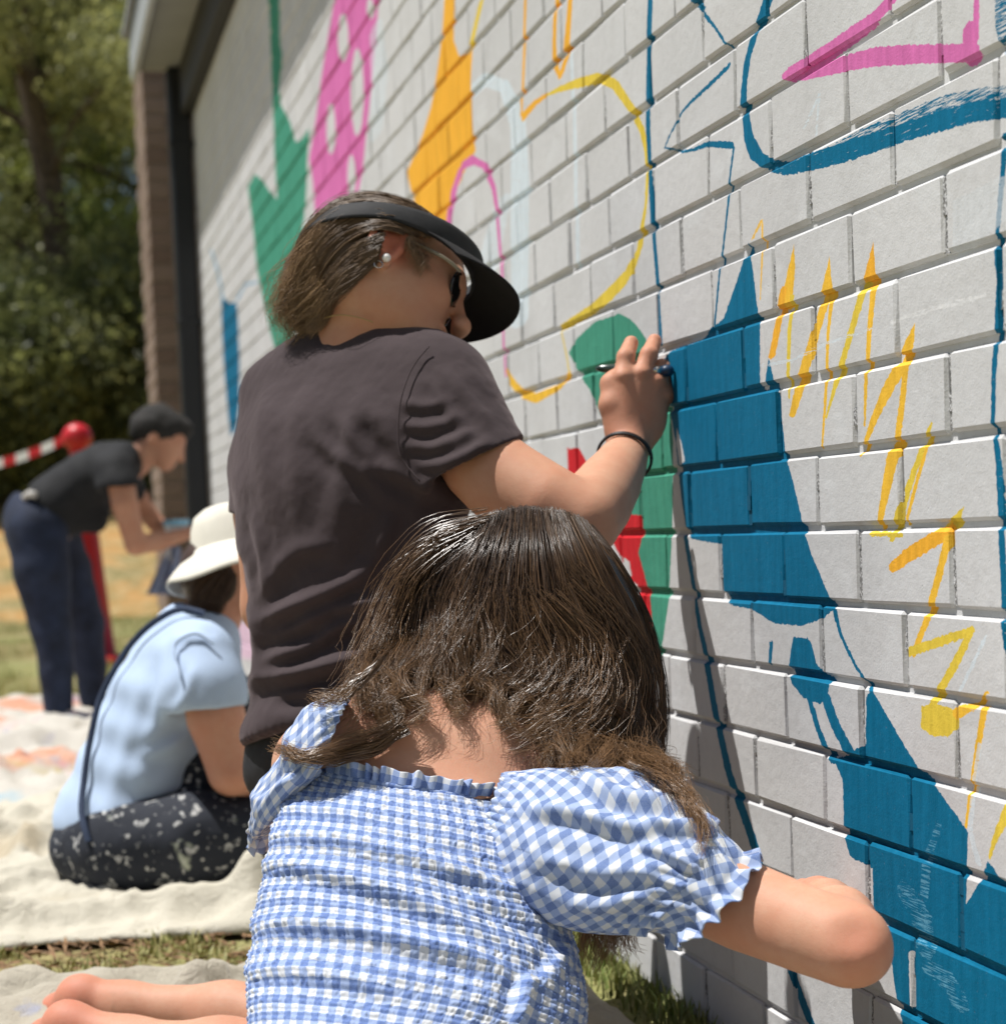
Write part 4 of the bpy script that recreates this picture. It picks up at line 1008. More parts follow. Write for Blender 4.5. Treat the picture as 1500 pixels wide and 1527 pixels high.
# legs: thighs under the skirt, shins and feet out to the left
P.chain([at(520, 1680, 2.30), at(570, 1590, 2.62), at(600, 1560, 2.80)], [.085, .072, .052], .04)
P.chain([at(600, 1560, 2.80), at(470, 1530, 2.86), at(340, 1511, 2.91), at(190, 1500, 2.955), at(140, 1491, 2.965)], [.050, .050, .040, .030, .029], .03)
P.chain([at(620, 1680, 2.28), at(590, 1630, 2.55), at(560, 1600, 2.66)], [.085, .072, .052], .04)
P.chain([at(560, 1600, 2.66), at(450, 1580, 2.69), at(330, 1569, 2.71), at(195, 1556, 2.75), at(130, 1536, 2.77)], [.050, .050, .041, .031, .029], .03)
for (hx, hy, hz), dn in (((118, 1484, 2.97), 1), ((100, 1524, 2.78), 0)):
    P.ell(at(hx, hy, hz), (.030, .030, .028), None, .02)
    P.chain([at(hx, hy + 6, hz), at(hx - 30, hy + 28, hz + .035), at(hx - 62, hy + 52, hz + .05)], [.026, .026, .020], .02)
    for q in range(5): P.chain([at(hx - 62, hy + 48, hz + .028 + q * .012), at(hx - 84, hy + 56, hz + .03 + q * .012), at(hx - 92, hy + 62, hz + .03 + q * .012)], [.011 - q * .0007] * 2 + [.008], .007)
V, Q = P.grow(.0042, 3)
Vs = smooth_mesh(V, Q, 14, .5); px, py, pz = to_px(V); keep = ((px > 1150) & (pz > 2.19)) | ((px > 640) & (pz > 2.6)) | (px < 170)
V = np.where(keep[:, None], V, Vs)
GV, GQ = V, Q

# bodice: lofted rings with smocking rows, ruffle edge and long folds
GING = gingham_mat('shirred_gingham', (.13, .215, .49), (.32, .42, .67), (.69, .71, .74), (.0170, .0205)); GING2 = gingham_mat('sleeve_gingham', (.135, .21, .43), (.33, .42, .63), (.67, .69, .71), (.0245, .0245))
def ring(px, py, half, Z, b, flat=0.0):
    s = Z / F_PX; bd = gB * (1 - flat) + camdir(0, 0, -1) * flat; bd = bd - gR * (bd @ gR); bd /= np.linalg.norm(bd)
    return (at(px, py, Z - b * .95) - bd * b, gR * half * s * 1.02, bd * b)
RB = [ring(598, 1168, 176, 2.325, .098, .95), ring(598, 1206, 196, 2.295, .106, .6), ring(597, 1260, 212, 2.25, .112, .35), ring(602, 1330, 234, 2.215, .116, .15), ring(608, 1400, 250, 2.178, .116), ring(600, 1470, 248, 2.135, .112), ring(582, 1535, 232, 2.095, .108), ring(572, 1600, 222, 2.06, .108), ring(570, 1690, 250, 2.06, .13), ring(572, 1780, 300, 2.14, .20), ring(575, 1830, 330, 2.19, .25)]
# sin>0 is the back: put most columns there
ub = np.concatenate([np.linspace(-.18, math.pi + .18, 620, endpoint=False), np.linspace(math.pi + .18, 2 * math.pi - .18, 40, endpoint=False)])
V, fr, th = surf(RB, 0, 460, ub); N = grid_normals(V); N *= np.sign(((V - fr[None, :, :3]) * N).sum(-1).mean())
arc = np.concatenate([[0], np.cumsum(np.linalg.norm(np.diff(fr[:, :3], axis=0), axis=1))]); radm = .5 * (np.linalg.norm(fr[:, 3:6], axis=1) + np.linalg.norm(fr[:, 6:9], axis=1))
u_len = np.concatenate([[0], np.cumsum(np.linalg.norm(np.diff(V[:, 250], axis=0), axis=1))])
CU = np.repeat(u_len[:, None], V.shape[1], 1); CV = np.repeat(arc[None], V.shape[0], 0)
px, py, _ = to_px(V)
waist = np.clip((arc - .34) / .05, 0, 1)[None]          # smocking stops at the waist
row = .0072; rowi = np.floor(CV / row); ph = CV / row - rowi
C3 = np.stack([CU, CV, 0 * CU], -1)
g = vnoise(np.stack([CU / .0037 + 1.3 * vnoise(C3, 90, 2), rowi * 3.7 + ph * .5, 0 * CU], -1), 1.0, 2, 5)
puff = np.sin(np.clip(ph, 0, 1) * math.pi) ** .8
disp = (1 - waist) * (puff * (.0013 + .0027 * g) - .0004) + .0016 * vnoise(C3, 30, 3, 2) + .004 * vnoise(C3 * [.5, 1.3, 1], 14, 2, 6)
disp += waist * .012 * np.sin(th * 19)[:, None] * np.clip((arc - .36) / .1, 0, 1)[None]
folds = [([(352,1292),(420,1290),(520,1312),(640,1352),(720,1392)], .0065, 13), ([(352,1385),(440,1378),(540,1390),(620,1408),(707,1428),(776,1462)], .0085, 15), ([(372,1250),(470,1248),(560,1262),(680,1296),(800,1345)], .0045, 12),
         ([(792,1450),(782,1478),(774,1530)], .008, 13), ([(346,1450),(430,1448),(520,1462),(600,1480)], .004, 12), ([(700,1330),(760,1352),(830,1392)], .005, 12), ([(640,1290),(720,1310),(800,1352)], .003, 10), ([(850,1400),(830,1440),(800,1480)], .005, 14), ([(380,1205),(460,1208),(560,1222)], .003, 9)]
back = (np.sin(th) > -.2)[:, None]
disp = disp + np.where(back, ridge_disp(px, py, folds), 0)
V = V + N * disp[..., None]
mesh('dress', V.reshape(-1, 3), grid_faces(*V.shape[:2], wrap=True), GING, girl, attrs={'cloth': np.stack([CU, CV, 0 * CU], -1).reshape(-1, 3)})
dress = [o for o in COL.objects if o.name.startswith('dress')][-1]
# keep the body inside the cloth
dD = DepthMap().add(V); px, py, pz = to_px(GV); dz_ = np.array([dD.far(x, y) if (330 < x < 880 and y > 1120) else 9 for x, y in zip(px, py)])
under = (dz_ < 8) & (pz < dz_ + .016) & (pz > dz_ - .15) & (py > 1165 + .12 * (px - 600)); ray = (GV - CAM) / pz[:, None]
GV = np.where(under[:, None], CAM + ray * (dz_ + .016)[:, None], GV)
px, py, pz = to_px(GV); fl = .28 * np.exp(-(((px - 1285) / 45) ** 2 + ((py - 1410) / 50) ** 2)) * (pz < 2.1) + .5 * np.clip((170 - px) / 60, 0, 1) + .3 * ((px > 1150) & (pz > 2.2))
mesh('body', GV, GQ, skin_fair, girl, attrs={'flush_glow': fl})
# ruffle along the neckline (back half)
n = 520; a = np.linspace(-.25, math.pi + .25, n); c0, ax, bx = RB[0]
nr = 12; rows = []
for k in range(nr):
    f = k / (nr - 1); fl = .0016 + .0052 * f; rp = np.sin(a * 54 + 2.6 * np.sin(a * 7) + 1.7 * np.sin(a * 17 + 1)) * fl * (.65 + .45 * np.sin(a * 21 + 2 * np.sin(a * 5))) + .002 * np.sin(a * 23) * f
    out = 1.0 + .03 * f
    p = c0 + gT * (-.004 + .017 * f + .0015 * np.sin(a * 31) * f)[:, None] + np.cos(a)[:, None] * ax * out + np.sin(a)[:, None] * bx * out
    nn = np.cos(a)[:, None] * gR + np.sin(a)[:, None] * gB; rows.append(p + nn * (rp + .0028)[:, None])
Vr = np.stack(rows, 1); ul = a * .15
o = mesh('neck_ruffle', Vr.reshape(-1, 3), grid_faces(n, nr), GING, dress, attrs={'cloth': np.stack([np.repeat(ul[:, None], nr, 1), np.repeat(np.linspace(0, .018, nr)[None], n, 0), 0 * Vr[..., 0]], -1).reshape(-1, 3)})
md = o.modifiers.new('thick', 'SOLIDIFY'); md.thickness = .0008
# band under the ruffle
V, fs = tube(np.array([c0 + gT * -.0045 + np.cos(q) * ax * 1.005 + np.sin(q) * bx * 1.015 for q in np.linspace(-.2, math.pi + .2, 90)]), .0032, 8); mesh('neck_band', V, fs, GING, dress, attrs={'cloth': np.stack([np.linspace(0, .6, len(V)), 0 * V[:, 0] + .003, 0 * V[:, 0]], -1)})

def sleeve(name, rings, nu, nv, pleats, ruffle_from, amp, folds, seed, rot=.6):
    """rings: (px, py, Z, (perp dir in image x, y-down), half px, depth half m, away tilt)"""
    R = []
    for (cx_, cy_, Z, (dx, dy), half, dep, tilt) in rings:
        e1 = camdir(dx, -dy, 0); e2 = camdir(tilt * -dy, tilt * -dx * 0, 1.0); e2 = e2 - e1 * (e1 @ e2); e2 /= np.linalg.norm(e2)
        R.append((at(cx_, cy_, Z), e1 * half * Z / F_PX, e2 * dep))
    V, fr, th = surf(R, nu, nv); N = grid_normals(V); N *= np.sign(((V - fr[None, :, :3]) * N).sum(-1).mean())
    arc = np.concatenate([[0], np.cumsum(np.linalg.norm(np.diff(fr[:, :3], axis=0), axis=1))]); f = arc / arc[-1]
    ul = np.concatenate([[0], np.cumsum(np.linalg.norm(np.diff(V[:, nv // 3], axis=0), axis=1))]); C3 = np.stack([np.repeat(ul[:, None], nv, 1), np.repeat(arc[None], nu, 0), 0 * V[..., 0]], -1)
    px, py, _ = to_px(V)
    g0 = np.clip(1 - f / .22, 0, 1) ** 1.5; g1 = np.clip((f - .52) / (ruffle_from - .52), 0, 1) ** 2 * (f <= ruffle_from) ; ru = np.clip((f - ruffle_from) / (1 - ruffle_from), 0, 1)
    pl = np.sin(th * pleats + 1.5 * np.sin(th * 5 + seed))[:, None]; pl2 = np.sin(th * pleats * .55 + 2 * np.sin(th * 3))[:, None]
    d = amp * (g0 * .35)[None] * pl + amp * (1.1 * g1)[None] * (.6 * pl + .7 * pl2) + (ru ** .7 * .0050)[None] * np.sin(th * 12 + 1.3 * np.sin(th * 4 + seed))[:, None] + (ru * .0016)[None] * np.sin(th * 27 + 2 * np.sin(th * 3))[:, None]
    mid = np.sin(np.clip(f / ruffle_from, 0, 1) * math.pi)
    d = d + mid[None] * (.006 * vnoise(C3 * [.8, .5, 1], 22, 2, seed) + .0025 * vnoise(C3, 60, 2, seed + 3)) + ridge_disp(px, py, folds)
    V = V + N * d[..., None]
    cu, cv = C3[..., 0], C3[..., 1]; ca, sa = math.cos(rot), math.sin(rot); cl = np.stack([ca * cu + sa * cv * 1.25, -sa * cu + ca * cv * 1.25, 0 * cu], -1)
    o = mesh(name, V.reshape(-1, 3), grid_faces(nu, nv, wrap=True), GING2, dress, attrs={'cloth': cl.reshape(-1, 3)}); md = o.modifiers.new('thick', 'SOLIDIFY'); md.thickness = .0009; md.offset = -1
    return o
sleeve('sleeve', [(724,1218,2.275,(.36,-.93),68,.060,0), (800,1244,2.205,(.42,-.90),108,.085,0), (885,1268,2.165,(.42,-.90),124,.095,0), (950,1288,2.13,(.45,-.89),116,.092,0), (1005,1308,2.095,(.55,-.83),98,.078,0), (1040,1326,2.075,(.66,-.75),82,.066,0), (1052,1336,2.07,(.69,-.72),79,.063,0), (1068,1346,2.06,(.69,-.72),98,.074,0)], 460, 200, 34, .84, .0042,
       [([(775,1205),(850,1212),(930,1232),(1000,1240)], .010, 13), ([(860,1150),(930,1190),(985,1196),(1050,1215)], .009, 12), ([(800,1275),(880,1300),(960,1300),(1020,1290)], .007, 15), ([(960,1225),(1010,1232),(1075,1235)], .008, 9), ([(830,1340),(900,1352),(970,1330),(1020,1318)], .006, 13), ([(900,1145),(960,1160),(1020,1190)], .006, 9), ([(940,1255),(1000,1275),(1035,1300)], .006, 9)], 1)
sleeve('sleeve', [(500,1098,2.27,(.35,-.94),62,.045,0), (462,1122,2.29,(.40,-.92),92,.06,0), (436,1146,2.34,(.42,-.91),104,.07,.2), (420,1170,2.41,(.42,-.91),92,.07,.3), (415,1190,2.47,(.42,-.9),62,.055,.3), (412,1200,2.49,(.42,-.9),54,.05,.3), (408,1212,2.515,(.42,-.9),70,.06,.3)], 300, 130, 28, .86, .0045,
       [([(400,1100),(385,1150),(378,1220)], .008, 11), ([(500,1040),(440,1085),(420,1140)], .007, 10), ([(470,1150),(420,1170),(392,1200)], .006, 9)], 4)

# hair: soft mass under many strands
hair_dark = hair_mat('dark_brown_hair', (.036, .020, .011), (.24, .135, .064), .29)
P = Prims()
P.ell(at(803, 925, 2.475), (.112, .118, .105), np.stack([camdir(1, 0, 0), camdir(0, 1, 0), camdir(0, 0, 1)]), .03)
P.ell(at(800, 1010, 2.42), (.118, .085, .065), np.stack([camdir(1, 0, 0), camdir(0, 1, 0), camdir(0, 0, 1)]), .04)
P.chain([at(900, 940, 2.45), at(935, 1040, 2.45), at(945, 1110, 2.47)], [.035, .028, .016], .04)
P.ell(at(720, 1040, 2.385), (.075, .05, .035), np.stack([camdir(1, 0, 0), camdir(0, 1, 0), camdir(0, 0, 1)]), .04)
P.ell(at(850, 1085, 2.345), (.060, .045, .030), np.stack([camdir(1, 0, 0), camdir(0, 1, 0), camdir(0, 0, 1)]), .04)
V, Q = P.grow(.006, 3); hair = mesh('hair', V, Q, hair_dark, girl, attrs={'tone': np.zeros(len(V))})
dmap = DepthMap()
for o in girl.children_recursive:
    if o.type == 'MESH':
        co = np.empty(len(o.data.vertices) * 3); o.data.vertices.foreach_get('co', co); dmap.add(co.reshape(-1, 3) + np.array(wloc(o)))
def gl(pts, off=.010): return drape(dmap, pts, off, 30, lambda x, y: 2.465 if y < 960 else None)
GB = [gl(g) for g in (
    [(668,806),(618,850),(592,900),(572,955),(545,1000),(520,1030),(535,1058),(512,1075)],
    [(684,794),(632,848),(606,905),(592,965),(565,1008),(548,1040),(572,1060),(552,1080)],
    [(704,782),(655,845),(630,912),(618,975),(590,1012),(580,1038),(598,1055),(576,1072)],
    [(722,774),(682,845),(656,918),(646,982),(625,1015),(634,1038),(616,1054),(602,1066)],
    [(742,767),(712,845),(690,922),(684,985),(698,1016),(682,1036),(692,1052),(676,1062)],
    [(760,763),(742,845),(726,935),(734,990),(716,1020),(736,1040),(722,1056),(710,1064)],
    [(778,760),(772,845),(768,945),(788,998),(766,1030),(788,1052),(774,1070),(760,1078)],
    [(796,760),(800,845),(810,945),(828,1025),(798,1068),(826,1094),(812,1122),(790,1138)],
    [(814,762),(830,842),(850,940),(862,1035),(842,1085),(872,1118),(850,1145),(870,1160)],
    [(830,765),(856,838),(888,935),(902,1035),(888,1095),(922,1130),(960,1150),(1000,1158)],
    [(846,769),(876,838),(914,930),(935,1035),(925,1105),(962,1142),(1005,1160),(1035,1172)],
    [(860,775),(892,842),(932,930),(955,1035),(958,1110),(985,1160),(1030,1205),(1052,1262)],
    [(872,782),(908,850),(948,932),(966,1040),(968,1120),(972,1150),(978,1180)])]
V1, Q1, t1 = strands(GB, 6800, 21, .00044, 61, .0060, .0009, curl=(.024, 14.))
GR = [[at(x, y, z) for x, y, z in g] for g in (
    [(855,772,2.49),(895,830,2.44),(935,920,2.43),(958,1030,2.45),(962,1130,2.48),(955,1180,2.50)],
    [(868,779,2.50),(910,838,2.46),(952,920,2.46),(976,1030,2.48),(980,1130,2.50),(978,1185,2.52)],
    [(880,787,2.51),(925,850,2.48),(960,925,2.50),(984,1030,2.52),(986,1120,2.54),(982,1160,2.56)])]
V2, Q2, t2 = strands(GR, 1500, 18, .00052, 62, .004, .0006, tone0=(0, .25), curl=(.003, 9.))
GU = [[at(x, y, z) for x, y, z in g] for g in (
    [(860,1100,2.46),(870,1240,2.45),(872,1340,2.43),(868,1400,2.42),(872,1448,2.42)],
    [(900,1100,2.48),(905,1240,2.46),(908,1340,2.44),(905,1400,2.43),(898,1440,2.43)],
    [(950,1100,2.50),(955,1240,2.48),(950,1340,2.46),(940,1390,2.45),(965,1420,2.45)])]
V3, Q3, t3 = strands(GU, 1100, 16, .0006, 63, .006, .0012, tone0=(.45, 1.0))
# loose fly-aways round the outline and the two long locks on the shoulders
GF = [gl(g, .020) for g in ([(740,766),(640,800),(585,880),(545,980),(500,1040),(470,1060)], [(700,790),(600,860),(560,960),(530,1010),(505,1020)], [(790,880),(818,930),(832,985),(800,1035),(765,1065),(752,1095)], [(830,900),(900,980),(880,1060),(800,1100),(740,1105)], [(860,830),(930,920),(985,1040),(960,1120),(1000,1180),(1020,1230)])]
V4, Q4, t4 = strands(GF, 420, 22, .0004, 64, .016, .0022, depth=.01, tone0=(.3, .9))
GL2 = [gl(g, .012) for g in ([(600,1080),(560,1108),(500,1122),(450,1128),(410,1108)], [(610,1092),(560,1122),(500,1136),(455,1132),(400,1112)])]
V5, Q5, t5 = strands(GL2, 170, 16, .00045, 65, .003, .0008, depth=.006, tone0=(.4, 1.0))
GL3 = [gl(g, .012) for g in ([(930,1130),(985,1150),(1025,1185),(1042,1225),(1052,1275)], [(940,1140),(990,1168),(1030,1200),(1048,1240),(1045,1265)])]
V6, Q6, t6 = strands(GL3, 260, 16, .0005, 66, .0035, .0008, depth=.006, tone0=(.35, .9))
LK = []
for qi, g in enumerate(([(600,940),(572,990),(548,1020),(568,1050),(592,1066),(566,1090),(520,1108),(480,1122),(448,1130)], [(640,950),(615,995),(592,1020),(608,1046),(632,1062),(612,1084),(580,1098)], [(690,950),(668,990),(690,1022),(666,1046),(682,1064),(664,1078)],
        [(800,930),(832,985),(802,1030),(765,1055),(752,1085),(776,1105)], [(862,990),(835,1045),(862,1088),(834,1118),(858,1148)], [(905,1020),(880,1078),(915,1112),(960,1135),(1012,1150)], [(565,985),(528,1025),(490,1048),(458,1048)], [(742,965),(768,1012),(734,1048),(752,1078),(726,1096)],
        [(840,880),(880,960),(930,1030),(880,1075),(820,1085),(770,1100)], [(930,960),(900,1050),(945,1100),(930,1130),(975,1150)], [(620,900),(588,970),(562,1000),(586,1036),(560,1066),(580,1090),(566,1118)])):
    c_ = gl(g, .016); c2 = [p_ + camdir(.5, .5, 0) * .010 for p_ in c_]
    LK.append(strands([c_, c2], 150, 20, .00042, 90 + qi, .0032, .0008, depth=.008, tone0=(.22, .85), curl=(.006, 14.)))
def put_strands(name, sets, mat, parent):
    o = 0; Vs, Qs, Ts = [], [], []
    for v, q, t_ in sets: Vs.append(v); Qs.append(q + o); Ts.append(t_); o += len(v)
    s = mesh(name, np.vstack(Vs), np.vstack(Qs), mat, parent, attrs={'tone': np.concatenate(Ts)}); s['kind'] = 'stuff'; return s
put_strands('hair_strands', [(V1, Q1, t1), (V2, Q2, t2), (V3, Q3, t3), (V4, Q4, t4), (V5, Q5, t5), (V6, Q6, t6)] + LK, hair_dark, hair)
# ------------------------------------------------------------------ artist with the visor, painting at the wall
skin_tan = skin_mat('tan_skin', (.52, .285, .185))  # base tone of the artist's own skin
aR = camdir(.81, 0, -.58); aT = camdir(.09, 1, .05); aR -= aT * (aR @ aT); aR /= np.linalg.norm(aR); aF = np.cross(aT, aR); aF /= np.linalg.norm(aF)
AX = np.stack([aR, aT, aF])
a0 = at(490, 1560, 2.8); artist = thing('person', (a0[0], a0[1], 0), 'person in a black visor and dark brown T-shirt reaching a brush up to the wall', 'person', 'mural painters')
# head frame: forward, up, right (towards the camera)
hF = camdir(.90, -.41, -.02); hR = camdir(.20, .44, -.88); hR -= hF * (hR @ hF); hR /= np.linalg.norm(hR); hU = np.cross(hR, hF); hU /= np.linalg.norm(hU)
if hU[2] < 0: hU = -hU
HS = .95; hO = at(583, 371, 2.775) - hR * .070 * HS
def hd(f, u, r=0.0): return hO + (hF * f + hU * u + hR * r) * HS
HA = np.stack([hF, hU, hR])
P = Prims()
P.ell(hd(-.008, .042), (.097 * HS, .078 * HS, .072 * HS), HA, .02); P.ell(hd(.048, .028), (.056 * HS, .062 * HS, .060 * HS), HA, .03)
P.ell(hd(.050, -.030), (.052 * HS, .050 * HS, .052 * HS), HA, .03); P.ell(hd(.040, -.055, 0), (.055 * HS, .030 * HS, .048 * HS), HA, .03)
P.ell(hd(.088, -.078), (.020 * HS, .018 * HS, .022 * HS), HA, .025)
for s in (-1, 1):
    P.ell(hd(.070, -.012, s * .036), (.030 * HS, .026 * HS, .022 * HS), HA, .02); P.cone(hd(.010, -.042, s * .042), hd(.075, -.072, s * .018), .014, .014, .035)
    P.ell(hd(.104, .020, s * .030), (.010, .010, .014), HA, .010, 'sub'); P.ell(hd(.094, .020, s * .030), (.012, .012, .012), HA, .006)
    P.ell(hd(.128, -.027, s * .011), (.009, .007, .007), HA, .006)
P.cone(hd(.098, .030), hd(.126, -.014), .009, .009, .014); P.ell(hd(.131, -.020), (.0125, .011, .0125), HA, .010)
P.ell(hd(.098, .036), (.012, .010, .042), HA, .014)
P.ell(hd(.104, -.046), (.013, .0065, .020), HA, .006); P.ell(hd(.101, -.058), (.012, .007, .018), HA, .006); P.ell(hd(.112, -.052), (.008, .0012, .016), HA, .003, 'sub')
# ear: rim, bowl, lobe
er = [hd(-.008 + .022 * math.cos(q), .004 + .036 * math.sin(q), .078 + .012 * (1 - math.cos(q)) * .6) for q in np.linspace(-1.0, 4.1, 14)]
P.ell(hd(-.006, .002, .074), (.020, .032, .009), HA, .006); P.chain(er, [.0050] * 14, .003); P.ell(hd(.002, -.031, .079), (.009, .010, .0055), HA, .004)
P.ell(hd(-.001, -.002, .088), (.009, .013, .009), HA, .004, 'sub'); P.cone(hd(-.018, .014, .085), hd(-.008, -.018, .084), .0036, .0040, .003); P.ell(hd(.010, -.004, .078), (.0045, .008, .005), HA, .003)
# neck and upper chest inside the shirt
P.chain([hd(-.015, -.030), at(548, 470, 2.85), at(545, 540, 2.855)], [.056, .055, .060], .03); P.cone(hd(.02, -.04), at(575, 520, 2.86), .048, .05, .03)
P.cone(at(545, 545, 2.85), at(470, 560, 2.90), .055, .045, .04); P.cone(at(545, 545, 2.85), at(620, 565, 2.80), .055, .045, .04)
Vh, Qh = P.grow(.0028, 2)
# right arm with hand
P = Prims()
P.chain([at(645, 595, 2.775), at(690, 664, 2.728), at(748, 716, 2.688), at(815, 755, 2.66), at(868, 778, 2.65)], [.050, .053, .056, .054, .049], .002)
P.chain([at(868, 778, 2.65), at(888, 752, 2.70), at(908, 722, 2.76), at(925, 694, 2.815), at(938, 668, 2.862)], [.049, .048, .043, .036, .029], .002)
Va, Qa = P.grow(.0035, 14)
P = Prims(); KN = [(929,561,2.862), (957,556,2.868), (980,568,2.878), (991,590,2.886)]
P.cone(at(925, 694, 2.815), at(938, 668, 2.862), .034, .028, .01)
for i, kq in enumerate(KN): P.cone(at(932 + i * 5, 660, 2.862 + i * .004), at(*kq), .019 - .001 * i, .0145 - .001 * i, .018)
P.ell(at(955, 618, 2.872), (.036, .042, .015), np.stack([camdir(1, 0, .1), camdir(.15, 1, 0), camdir(-.1, 0, 1)]), .015)
P.chain([at(*KN[0]), at(933, 532, 2.872), at(941, 511, 2.892)], [.0132, .0122, .0102], .004); P.chain([at(*KN[1]), at(968, 528, 2.878), at(976, 508, 2.898)], [.0132, .0122, .0100], .004)
P.chain([at(*KN[2]), at(987, 549, 2.896), at(981, 546, 2.925)], [.0130, .0120, .0100], .007); P.chain([at(*KN[3]), at(998, 570, 2.905), at(993, 560, 2.930)], [.0118, .0108, .0092], .007)
P.chain([at(920, 640, 2.862), at(910, 604, 2.864), at(910, 572, 2.872), at(922, 552, 2.893)], [.018, .0145, .0125, .0105], .010)
for i, kq in enumerate(KN): P.ell(at(kq[0], kq[1], kq[2] - .008), (.0095, .0085, .0065), None, .006); P.cone(at(938 + i * 4, 640, 2.852 + i * .005), at(kq[0], kq[1], kq[2] - .008), .0040, .0045, .008)
for (jx_, jy_, jz_) in ((933, 533, 2.866), (968, 529, 2.872), (987, 550, 2.889)): P.ell(at(jx_, jy_, jz_), (.0105, .007, .0095), None, .005)
for nx, ny, nz in ((942, 508, 2.890), (977, 505, 2.896)): P.ell(at(nx, ny, nz - .008), (.006, .008, .002), np.stack([camdir(1, 0, 0), camdir(0, 1, .3), camdir(0, -.3, 1)]), .002)
Vn, Qn = P.grow(.0022, 2)
# left arm, torso and legs (mostly under clothes)
P = Prims()
P.chain([at(422, 625, 2.97), at(398, 765, 2.985), at(406, 905, 3.0)], [.054, .047, .042], .01); P.chain([at(406, 905, 3.0), at(430, 950, 3.09), at(500, 965, 3.16)], [.042, .036, .026], .02)
P.ell(at(525, 968, 3.185), (.04, .03, .016), AX, .02)
for i in range(4): P.chain([at(540, 950 + i * 11, 3.19), at(562, 955 + i * 11, 3.20), at(570, 966 + i * 10, 3.19)], [.010, .009, .0075], .006)
P.chain([at(520, 945, 3.185), at(536, 934, 3.18), at(552, 936, 3.18)], [.011, .0095, .008], .008)
for cy_, ax_, b_ in ((600, .13, .06), (700, .13, .075), (800, .12, .07), (900, .10, .06), (1000, .09, .055), (1100, .09, .055)):
    P.ell(at(520 - (cy_ - 600) * .035, cy_, 2.83), (ax_, .07, b_), AX, .04)
Vl, Ql = P.grow(.005, 4)
V, fs = join_vf([(Vh, Qh), (Va, Qa), (Vn, Qn), (Vl, Ql)])
fl = .75 * np.exp(-(np.linalg.norm(V - hd(-.004, .002, .085), axis=1) / .034) ** 4); fl[len(Vh) + len(Va):len(Vh) + len(Va) + len(Vn)] = .18  # ear tint holds its natural red plus the backlit glow; hand lightly flushed
mesh('body', V, fs, skin_tan, artist, attrs={'flush_glow': fl})

# T-shirt grown round the torso, then folded
shirt_m = bpy.data.materials.new('dark_cotton'); t = NT(shirt_m); p = t.pos()
c = t.mix(t.ramp(t.noise(p, 7, 4).outputs[0], .3, .7), (.044, .031, .033), (.058, .041, .044)); c = t.mix(t.math('MULTIPLY', t.noise(p, 900, 2).outputs[0], .35), c, (.078, .072, .074))
t.link(c, t.bsdf.inputs['Base Color']); t.bsdf.inputs['Roughness'].default_value = .9; t.bsdf.inputs['Specular IOR Level'].default_value = .15
t.bsdf.inputs['Sheen Weight'].default_value = .12; t.bsdf.inputs['Sheen Roughness'].default_value = .4; t.bsdf.inputs['Sheen Tint'].default_value = (.9, .75, .78, 1)
t.bump(t.math('ADD', t.noise(p, 1300, 2).outputs[0], t.math('MULTIPLY', t.noise(p, 120, 3).outputs[0], 1.2)), .30, .0010)
P = Prims()
P.chain([at(644, 592, 2.78), at(668, 632, 2.745), at(718, 718, 2.70)], [.069, .076, .077], .02); P.cut(at(704, 693, 2.70), camdir(.45, -.89, 0))
P.cone(at(694, 676, 2.7215), at(740, 757, 2.68), .066, .068, .004, 'sub')
P.chain([at(428, 615, 2.95), at(408, 690, 2.975), at(398, 790, 2.985)], [.066, .060, .056], .03)
P.cut(at(398, 772, 2.985), camdir(-.1, -1, 0)); P.cone(at(401, 750, 2.983), at(396, 820, 2.985), .047, .050, .004, 'sub')
for cx_, cy_, ax_, ay_, b_ in ((560, 560, .150, .050, .070), (545, 600, .178, .07, .078), (530, 660, .190, .08, .112), (522, 730, .188, .08, .120), (518, 800, .174, .08, .114), (514, 870, .156, .08, .104), (508, 940, .138, .08, .094), (504, 1010, .130, .08, .092), (500, 1075, .134, .07, .096), (496, 1130, .136, .06, .098)):
    P.ell(at(cx_, cy_, 2.835), (ax_, ay_, b_), AX, .045)
P.cone(at(590, 540, 2.82), at(648, 582, 2.775), .056, .062, .04); P.cone(at(500, 535, 2.88), at(432, 590, 2.95), .056, .060, .04)
P.cut(at(440, 1075, 2.70), camdir(.16, -1, -.15))
P.ell(at(497, 1120, 2.835), (.124, .07, .086), AX, .004, 'sub')
